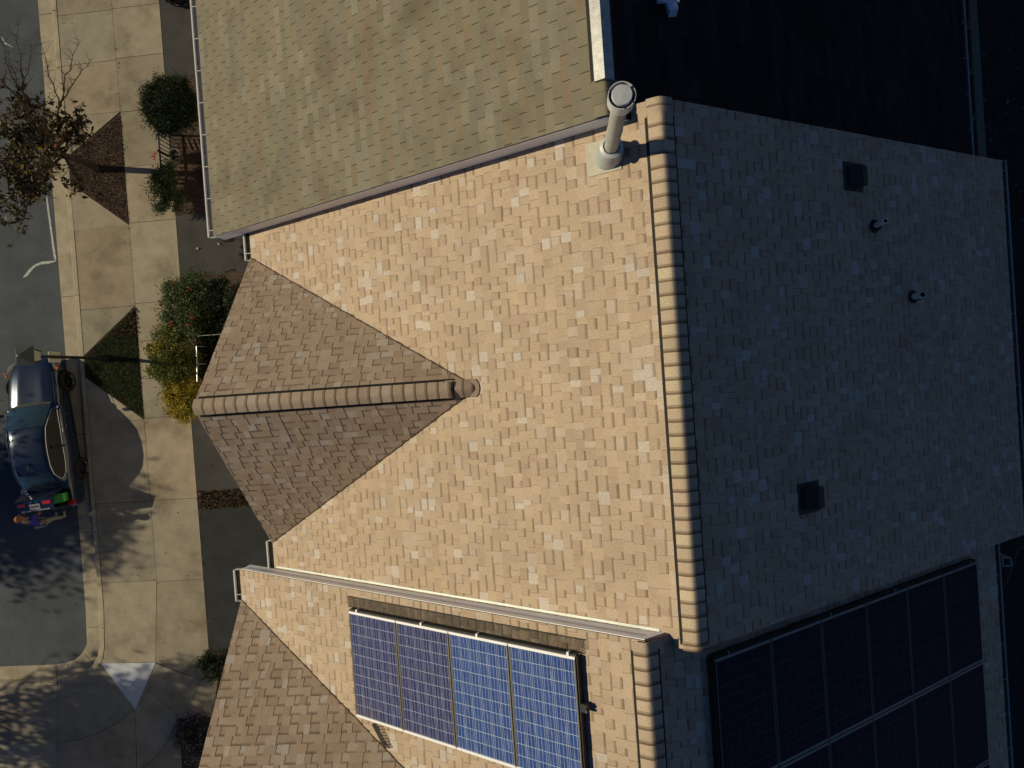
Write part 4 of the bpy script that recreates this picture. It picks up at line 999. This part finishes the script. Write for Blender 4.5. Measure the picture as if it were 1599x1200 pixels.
        # mirror
        mb = MB(); mb.lathe((0, 0, 0), [(.0, -.11), (.05, -.10), (.075, -.03), (.075, .05), (.05, .09), (0, .1)], 14, ax=Matrix.Rotation(rad(90), 3, 'Y')); mi = mb.build('mirror', paint, root, smooth=True)
        mi.location = (sx * 1.01, .72, 1.0); mi.scale = (.95, .8, .9)
        # lights
        mb = MB(); mb.add([(sx * .50, 2.43, .60), (sx * .80, 2.25, .66), (sx * .90, 1.95, .74), (sx * .86, 1.98, .80), (sx * .72, 2.27, .735), (sx * .48, 2.40, .68)], [(0, 1, 2, 3, 4, 5) if sx > 0 else (5, 4, 3, 2, 1, 0)]); mb.build('headlight', M_LENS, root)
        mb = MB(); mb.box((sx * .895, 2.02, .68), (.05, .16, .05), rz=sx * -.3); mb.build('side_marker', M_AMBER, root)
        mb = MB(); mb.box((sx * .80, -2.34, .86), (.17, .16, .11), rz=sx * .55); mb.build('tail_light', M_RED, root)
        mb = MB(); mb.box((sx * .80, -2.43, .80), (.11, .05, .03), rz=sx * .5); mb.build('reflector', M_LENS, root)
        for yy in (1.56, -1.30):               # wheels: tyre, rim with spokes
            w = empty('wheel', (sx * .835, yy, .335)); w.parent = root
            Rw = Matrix.Rotation(rad(90), 3, 'Y'); mb = MB(); mb.lathe((0, 0, 0), [(.23, -.11), (.30, -.115), (.33, -.08), (.337, 0), (.33, .08), (.30, .115), (.23, .11)], 36, ax=Rw); mb.build('tyre', M_TYRE, w, smooth=True)
            mb = MB(); mb.lathe((0, 0, 0), [(.0, sx * .085), (.055, sx * .088), (.06, sx * .07)], 20, ax=Rw); mb.lathe((0, 0, 0), [(.205, sx * .08), (.235, sx * .113), (.24, sx * .09)], 32, ax=Rw); mb.lathe((0, 0, 0), [(0, sx * .03), (.22, sx * .02)], 24, ax=Rw)
            for i in range(5):
                for o_ in (-.12, .12):
                    a = 2 * math.pi * i / 5 + o_; mb.beam((sx * .088, .04 * math.cos(a), .04 * math.sin(a)), (sx * .10, .22 * math.cos(a), .22 * math.sin(a)), .028, .02, up=(1, 0, 0))
            mb.build('rim', M_RIM, w)
            mb = MB(); arc_ = []
            for i in range(15):
                t = math.pi * i / 14; arc_.append((sx * (.925 if yy > 0 else .93), yy + .385 * math.cos(t), .335 + .385 * math.sin(t)))
            n_ = len(arc_); inn = [(p[0] + sx * .004, yy + (p[1] - yy) * .80, .335 + (p[2] - .335) * .80) for p in arc_]
            f = [(i, i + 1, n_ + i + 1, n_ + i) for i in range(n_ - 1)]; mb.add(arc_ + inn, f + [q[::-1] for q in f]); mb.build('wheel_arch', M_RUB, root)
    mb = MB()                                   # grille, plates
    mb.box((0, 2.435, .50), (.62, .05, .26)); mb.build('grille', M_RUB, root)
    for sx in (-1, 1):                          # bonnet shut lines
        mb = MB(); mb.beam((sx * .76, 1.9, .755), (sx * .80, .98, .895), .012, .01); mb.build('bonnet_seam', M_RUB, root)
    for sx in (-1, 1):
        mb = MB(); mb.beam((sx * .942, .5, .55), (sx * .942, .505, .9), .008, .008, up=(0, 1, 0)); mb.beam((sx * .955, .2, .80), (sx * .955, .02, .80), .02, .02); mb.build('door_handle', M_CHROME, root)
    mb = MB(); mb.tube((0, -.9, 1.43), (0, -1.15, 1.46), .02, .01); mb.build('aerial', paint, root)
    if lid_open:
        mb = MB(); mb.box((0, 2.45 - 4.58, .575), (1.24, .44, .02)); mb.build('boot_floor', M_INTER, root)
        lid = empty('boot_lid', (0, 2.45 - 4.27, 1.04)); lid.parent = root; lid.rotation_euler = (rad(-62), 0, 0)   # hinge at the rear window
        # closed pose: deck goes back 0.42, rear face drops .33 ; x half-width .62
        def sheet(pts, m, nm, th=.035):
            mb = MB(); vs = [(x, y, z) for x, y, z in pts] + [(x, y + .01, z - th) for x, y, z in pts]; k = len(pts)
            mb.add(vs, [tuple(range(k)), tuple(range(2 * k - 1, k - 1, -1))] + [(i, k + i, k + (i + 1) % k, (i + 1) % k) for i in range(k)]); return mb.build(nm, m, lid)
        sheet([(-.66, 0, 0), (-.64, -.46, .01), (.64, -.46, .01), (.66, 0, 0)], paint, 'lid_top')
        sheet([(-.64, -.46, .01), (-.60, -.57, -.34), (.60, -.57, -.34), (.64, -.46, .01)], paint, 'lid_face', .03)
        Rf = Matrix.Rotation(math.atan2(.35, .11), 3, 'X'); fc = lambda x, t, o: Vector((x, -.46 - .11 * t - .95 * o, .01 - .35 * t + .30 * o))
        mb = MB(); mb.box(fc(0, .62, .012), (.34, .17, .008), M=Rf); mb.build('number_plate', M_PLATE, lid)
        mb = MB()
        for i, xx in enumerate((-.11, -.07, -.03, .01, .05, .09, .12)): mb.box(fc(xx, .62, .019), (.018, .07, .004), M=Rf)
        mb.build('plate_characters', M_INK, lid)
        for sx in (-1, 1):
            mb = MB(); mb.box(fc(sx * .42, .36, .012), (.26, .10, .02), M=Rf); mb.build('lid_lamp', M_RED, lid)
            mb = MB(); mb.box(fc(sx * .09, .20, .012), (.10, .04, .02), M=Rf); mb.build('lid_trim', M_CHROME, lid)
        mb = MB(); mb.box(fc(0, .95, .01), (.95, .035, .02), M=Rf); mb.build('lid_edge', M_LENS, lid)
    return root
car = make_car(M_CARBLUE, 'dark blue saloon at the kerb with its boot lid raised', True)
HDG = rad(5.0)
hubR = at(130, 730, .33 + RZ); c_off = Matrix.Rotation(HDG, 3, 'Z') @ Vector((.93, -1.30, 0))
car.location = (hubR.x - c_off.x - .02, hubR.y - c_off.y, RZ); car.rotation_euler = (0, 0, HDG)
car2 = make_car(M_CARBLK, 'black car on the upper driveway, only its front wheel showing by the eave', False)
hub2 = at(279, 3, .33); car2.rotation_euler = (0, 0, rad(90)); c2 = Matrix.Rotation(rad(90), 3, 'Z') @ Vector((-.93, 1.56, 0))
car2.location = (hub2.x - c2.x, hub2.y - c2.y, 0)
carM = Matrix.Translation(car.location) @ Matrix.Rotation(HDG, 4, 'Z')
def incar(x, y, z): return carM @ Vector((x, y, z))
# bag in the boot
mb = MB(); prof_b = [(.0, 0), (.17, 0), (.18, .06), (.175, .30), (.15, .36)]
vs = []; fs = []
for j, (h, z) in enumerate(((.17, 0), (.185, .10), (.18, .32), (.16, .38))):
    for (a, b) in ((1, .75), (-1, .75), (-1, -.75), (1, -.75)): vs.append((a * h + random.uniform(-.01, .01), b * h + random.uniform(-.01, .01), z))
for j in range(3):
    for i in range(4): fs.append((j * 4 + i, j * 4 + (i + 1) % 4, j * 4 + 4 + (i + 1) % 4, j * 4 + 4 + i))
fs += [(12, 13, 14, 15), (3, 2, 1, 0)]; mb.add([(x, y, z) for x, y, z in vs], [f[::-1] if len(f) == 4 and f[0] < 12 and f != (3, 2, 1, 0) else f for f in fs])
bag = mb.build('shopping_bag', M_GREEN); bag.location = incar(.44, -2.14, .60); bag.rotation_euler = (0, 0, HDG + .08)
tag(bag, 'bright green bag standing in the open boot of the blue car', 'bag')
bv = bag.modifiers.new('b', 'BEVEL'); bv.width = .02; bv.segments = 2
for sy in (-1, 1):
    mb = MB(); mb.tube((-.07, sy * .06, .37), (-.05, sy * .05, .43), .008, None, 6); mb.tube((-.05, sy * .05, .43), (.05, sy * .05, .43), .008, None, 6); mb.tube((.05, sy * .05, .43), (.07, sy * .06, .37), .008, None, 6); mb.build('bag_handle', M_GREEN, bag)

# ------------------------------------------------------------------ person loading the boot
def skin_fig(name, joints, edges, m, parent, root_i=0, levels=2):
    me = bpy.data.meshes.new(name); me.from_pydata([j[0] for j in joints], edges, []); me.materials.append(m)
    o = bpy.data.objects.new(name, me); COL.objects.link(o); o.parent = parent
    sk = o.modifiers.new('skin', 'SKIN'); me.skin_vertices.new() if not me.skin_vertices else None
    for i, j in enumerate(joints):
        r_ = j[1]; me.skin_vertices[0].data[i].radius = r_ if isinstance(r_, tuple) else (r_, r_); me.skin_vertices[0].data[i].use_root = (i == root_i)
    sk.use_smooth_shade = True
    s_ = o.modifiers.new('sub', 'SUBSURF'); s_.levels = levels; s_.render_levels = levels
    return o
pb = at(96, 806, RZ); per = empty('person', pb, rz=HDG, label='person in a blue top bending into the open boot of the car', cat='person')
# local: +y towards the car. hips over the feet, trunk leaning forward
J = [((0, -.02, .95), (.155, .115)), ((0, .02, 1.10), (.15, .11)), ((-.01, .10, 1.28), (.165, .115)), ((-.02, .17, 1.42), (.15, .10)), ((-.02, .21, 1.50), (.06, .06)), ((-.03, .26, 1.58), (.075, .085)), ((-.03, .28, 1.67), (.078, .09)), ((-.03, .29, 1.73), (.06, .07)),
     ((.19, .17, 1.42), .058), ((.27, .30, 1.20), .044), ((.22, .50, 1.08), .034), ((.20, .56, 1.06), (.032, .018)),
     ((-.22, .17, 1.42), .058), ((-.27, .33, 1.22), .044), ((-.10, .52, 1.14), .034), ((-.05, .57, 1.13), (.032, .018)),
     ((.10, -.03, .86), .09), ((.12, .02, .50), .06), ((.13, -.03, .10), .042), ((.14, .10, .05), (.04, .03)),
     ((-.10, -.03, .86), .09), ((-.12, .02, .50), .06), ((-.13, -.03, .10), .042), ((-.14, .10, .05), (.04, .03))]
Ed = [(0, 1), (1, 2), (2, 3), (3, 4), (4, 5), (5, 6), (6, 7), (3, 8), (8, 9), (9, 10), (10, 11), (3, 12), (12, 13), (13, 14), (14, 15), (0, 16), (16, 17), (17, 18), (18, 19), (0, 20), (20, 21), (21, 22), (22, 23)]
hand = []
for base_i, sx in ((11, 1), (15, -1)):
    bp_ = Vector(J[base_i][0]); fwd = (bp_ - Vector(J[base_i - 1][0])).normalized(); sd_ = Vector((1, -.2, 0)).normalized()
    for k, (o_, L_) in enumerate(((-.026, .060), (-.009, .072), (.009, .068), (.026, .054))):
        a = bp_ + sd_ * o_ + fwd * .025; b = a + fwd * L_ * .5 + Vector((0, 0, -.012)); c = b + fwd * L_ * .35 + Vector((0, 0, -.022))
        i0 = len(J); J += [(tuple(a), .0095), (tuple(b), .0085), (tuple(c), .0075)]; Ed += [(base_i, i0), (i0, i0 + 1), (i0 + 1, i0 + 2)]
    a = bp_ - sd_ * sx * .035 + fwd * .0; b = a - sd_ * sx * .012 + fwd * .035 + Vector((0, 0, -.01)); i0 = len(J); J += [(tuple(a), .011), (tuple(b), .009)]; Ed += [(base_i, i0), (i0, i0 + 1)]
skin_fig('body', J, Ed, M_SKIN, per)
JS = [(tuple(Vector(J[i][0]) + Vector((0, 0, 0))), tuple(x + .018 for x in (J[i][1] if isinstance(J[i][1], tuple) else (J[i][1],) * 2))) for i in (0, 1, 2, 3)]
JS[0] = ((0, -.03, .90), (.185, .145))
half = lambda a, b, t: tuple(Vector(J[a][0]).lerp(Vector(J[b][0]), t))
JS += [(J[8][0], (.082, .082)), (half(8, 9, .85), (.062, .062)), (J[12][0], (.082, .082)), (half(12, 13, .85), (.062, .062))]
skin_fig('shirt', JS, [(0, 1), (1, 2), (2, 3), (3, 4), (4, 5), (3, 6), (6, 7)], M_SHIRT, per, 1)
JT = [((0, -.03, .93), (.17, .13)), ((.10, -.03, .84), .108), ((.12, .02, .50), .078), ((.13, -.03, .10), .062), ((-.10, -.03, .84), .108), ((-.12, .02, .50), .078), ((-.13, -.03, .10), .062)]
skin_fig('trousers', JT, [(0, 1), (1, 2), (2, 3), (0, 4), (4, 5), (5, 6)], M_TROUS, per)
for sx in (1, -1):
    skin_fig('shoe', [((sx * .13, -.06, .045), (.045, .04)), ((sx * .14, .05, .045), (.048, .038)), ((sx * .145, .15, .035), (.04, .028))], [(0, 1), (1, 2)], M_SHOE, per)
hd = Vector((-.03, .28, 1.66))
me = bpy.data.meshes.new('hair'); bm = bmesh.new(); bmesh.ops.create_uvsphere(bm, u_segments=22, v_segments=16, radius=.105)
for v in bm.verts:
    v.co.y *= 1.12; v.co.z *= 1.1
    if v.co.y > .03 and v.co.z < .03: v.co *= .72
    v.co *= 1 + .05 * math.sin(v.co.x * 90) * math.sin(v.co.y * 70)
bm.to_mesh(me); bm.free(); me.materials.append(M_HAIR); o = bpy.data.objects.new('hair', me); COL.objects.link(o); o.parent = per; o.location = hd + Vector((0, -.015, .03)); me.polygons.foreach_set('use_smooth', [True] * len(me.polygons))
mb = MB(); mb.lathe((0, 0, 0), [(.0, .0), (.012, .004), (.016, .02), (0, .035)], 8, ax=Matrix.Rotation(rad(-90), 3, 'X')); o = mb.build('nose', M_SKIN, per); o.location = hd + Vector((0, .09, -.02))
for sx in (-1, 1):
    mb = MB(); mb.lathe((0, 0, 0), [(0, -.008), (.012, 0), (0, .008)], 10); o = mb.build('eye', M_RUB, per); o.location = hd + Vector((sx * .03, .088, .0))
    mb = MB(); mb.lathe((0, 0, 0), [(0, -.02), (.016, -.008), (.018, .01), (0, .022)], 10); o = mb.build('ear', M_SKIN, per); o.location = hd + Vector((sx * .088, 0, -.015)); o.scale = (.5, 1, 1.3)
mb = MB(); mb.box((0, 0, 0), (.045, .008, .01)); o = mb.build('mouth', M_RED, per); o.location = hd + Vector((0, .088, -.062))

# ------------------------------------------------------------------ small yard things
def picket(pa, pb_, h, label, m, n, name='picket_fence'):
    pa, pb_ = Vector(pa), Vector(pb_); root = empty(name, pa, label=label, cat='fence'); d = pb_ - pa
    for z in (.18, h - .08):
        mb = MB(); mb.beam((0, 0, z), d + Vector((0, 0, z)), .035, .04); mb.build('rail', m, root)
    for i in range(n):
        p = d * (i / (n - 1)); mb = MB()
        if i % 6 == 0: mb.box(p + Vector((0, 0, h / 2)), (.06, .06, h)); mb.build('post', m, root)
        else: mb.box(p + Vector((0, 0, h / 2)), (.022, .022, h - .06)); mb.build('picket', m, root)
    return root
fa = at(263, 212, 0); fb = at(268, 300, 0)
picket((XS2 + .09, fa.y, 0), (XS2 + .09, fb.y, 0), .85, 'black picket fence along the pavement beside the round shrub', M_POST, 15)
fc_ = at(318, 255, 0); picket((-10.9, at(300, 285, 0).y, 0), (-9.2, at(300, 285, 0).y, 0), .9, 'black railing beside the porch under the upper eave', M_POST, 11, 'porch_railing')
# reddish edging boards by the evergreen
for i in range(1):
    mb = MB()
    for k in range(9): mb.box((-11.55 + k * .17, at(300, 226, 0).y - .02 * k, .05), (.07, .42, .04), rz=.35)
    tag(mb.build('slatted_mat', M_WOODR), 'reddish slatted wooden mat behind the round shrub', 'mat')
# planter
pp = at(281, 247, 0); mb = MB(); mb.lathe((0, 0, 0), [(.13, 0), (.20, .32), (.21, .34), (.17, .34), (.15, .26), (0, .26)], 24); pot = autosmooth(mb.build('planter', M_POT)); pot.location = pp; tag(pot, 'round grey planter pot in the shaded yard by the picket fence', 'planter')
mb = MB(); mb.lathe((0, 0, 0), [(0, .265), (.10, .27), (.15, .262)], 18); mb.build('potting_soil', M_SOIL, pot)
# porch slab and step near the upper house
mb = MB(); q0 = at(300, 250, .0); mb.box((-10.1, q0.y - .1, .06), (1.9, 1.5, .14)); tag(mb.build('porch_slab', M_DRV), kind='structure')
# handrail of the middle porch
ra, rb = at(307, 541, .95), at(308, 596, .95); hr = empty('handrail', (ra.x, ra.y, 0), label='thin white metal handrail behind the yellow-green shrub', cat='handrail')
o_ = Vector((ra.x, ra.y, 0)); mb = MB(); mb.tube(ra - o_, rb - o_, .016); mb.build('rail', M_RAILM, hr)
for p in (ra, (ra + rb) / 2, rb):
    q = p - o_; mb = MB(); mb.tube((q.x, q.y, 0), (q.x, q.y, .95), .014); mb.build('post', M_RAILM, hr)
rc_ = at(350, 522, .95); mb = MB(); q = at(308, 525, .95) - o_; mb.tube(q, rc_ - o_, .010); mb.build('rail', M_GUTA, hr)

# timber deck behind the upper house, its rail shows past the gutter
dk = empty('timber_deck', (8.6, 8, 0), label='grey timber deck rail behind the garden gutter of the upper house', cat='deck')
r0 = at(1515.5, 0, 4.0); r1 = at(1537, 245, 4.0)
o_ = Vector((8.6, 8, 0)); xr = (r0.x + r1.x) / 2
mb = MB(); mb.box(Vector((xr, 7.5, 4.0)) - o_, (.17, 9.0, .04)); mb.build('rail_cap', M_WOOD, dk)
mb = MB(); mb.box(Vector(((xr + 6.9) / 2 - .1, 7.5, 2.9)) - o_, (xr - 6.9, 9.0, .06)); mb.build('deck_floor', M_WOOD, dk)
for yy in np.arange(3.2, 12.01, 1.1):
    mb = MB(); mb.box(Vector((xr - .06, yy, 1.9)) - o_, (.10, .10, 4.16)); mb.build('post', M_WOOD, dk)
# downspout and cable bracket at the garden corner of the lower house
cz = UN['C']['ze']; ds = at(1566, 875, cz - .12); mb = MB()
for a, b in (((-.07, 0), (.02, .14)), ((.07, 0), (.02, .14)), ((0, -.07), (.14, .02)), ((0, .07), (.14, .02))): mb.box((ds.x + a[0], ds.y + a[1], cz - .6), (b[0], b[1], 1.2))
attach(mb.build('downspout', M_GUTA), hC)
mb = MB(); mb.tube((ds.x + .02, ds.y - .4, cz - .1), (ds.x + .38, ds.y + .15, cz - .3), .015); mb.tube((ds.x + .38, ds.y + .15, cz - .3), (ds.x + .42, ds.y + .2, cz - .3), .05); attach(mb.build('cable_bracket', M_PANELD2), hC)
# dark cable lying on the middle gutter corner
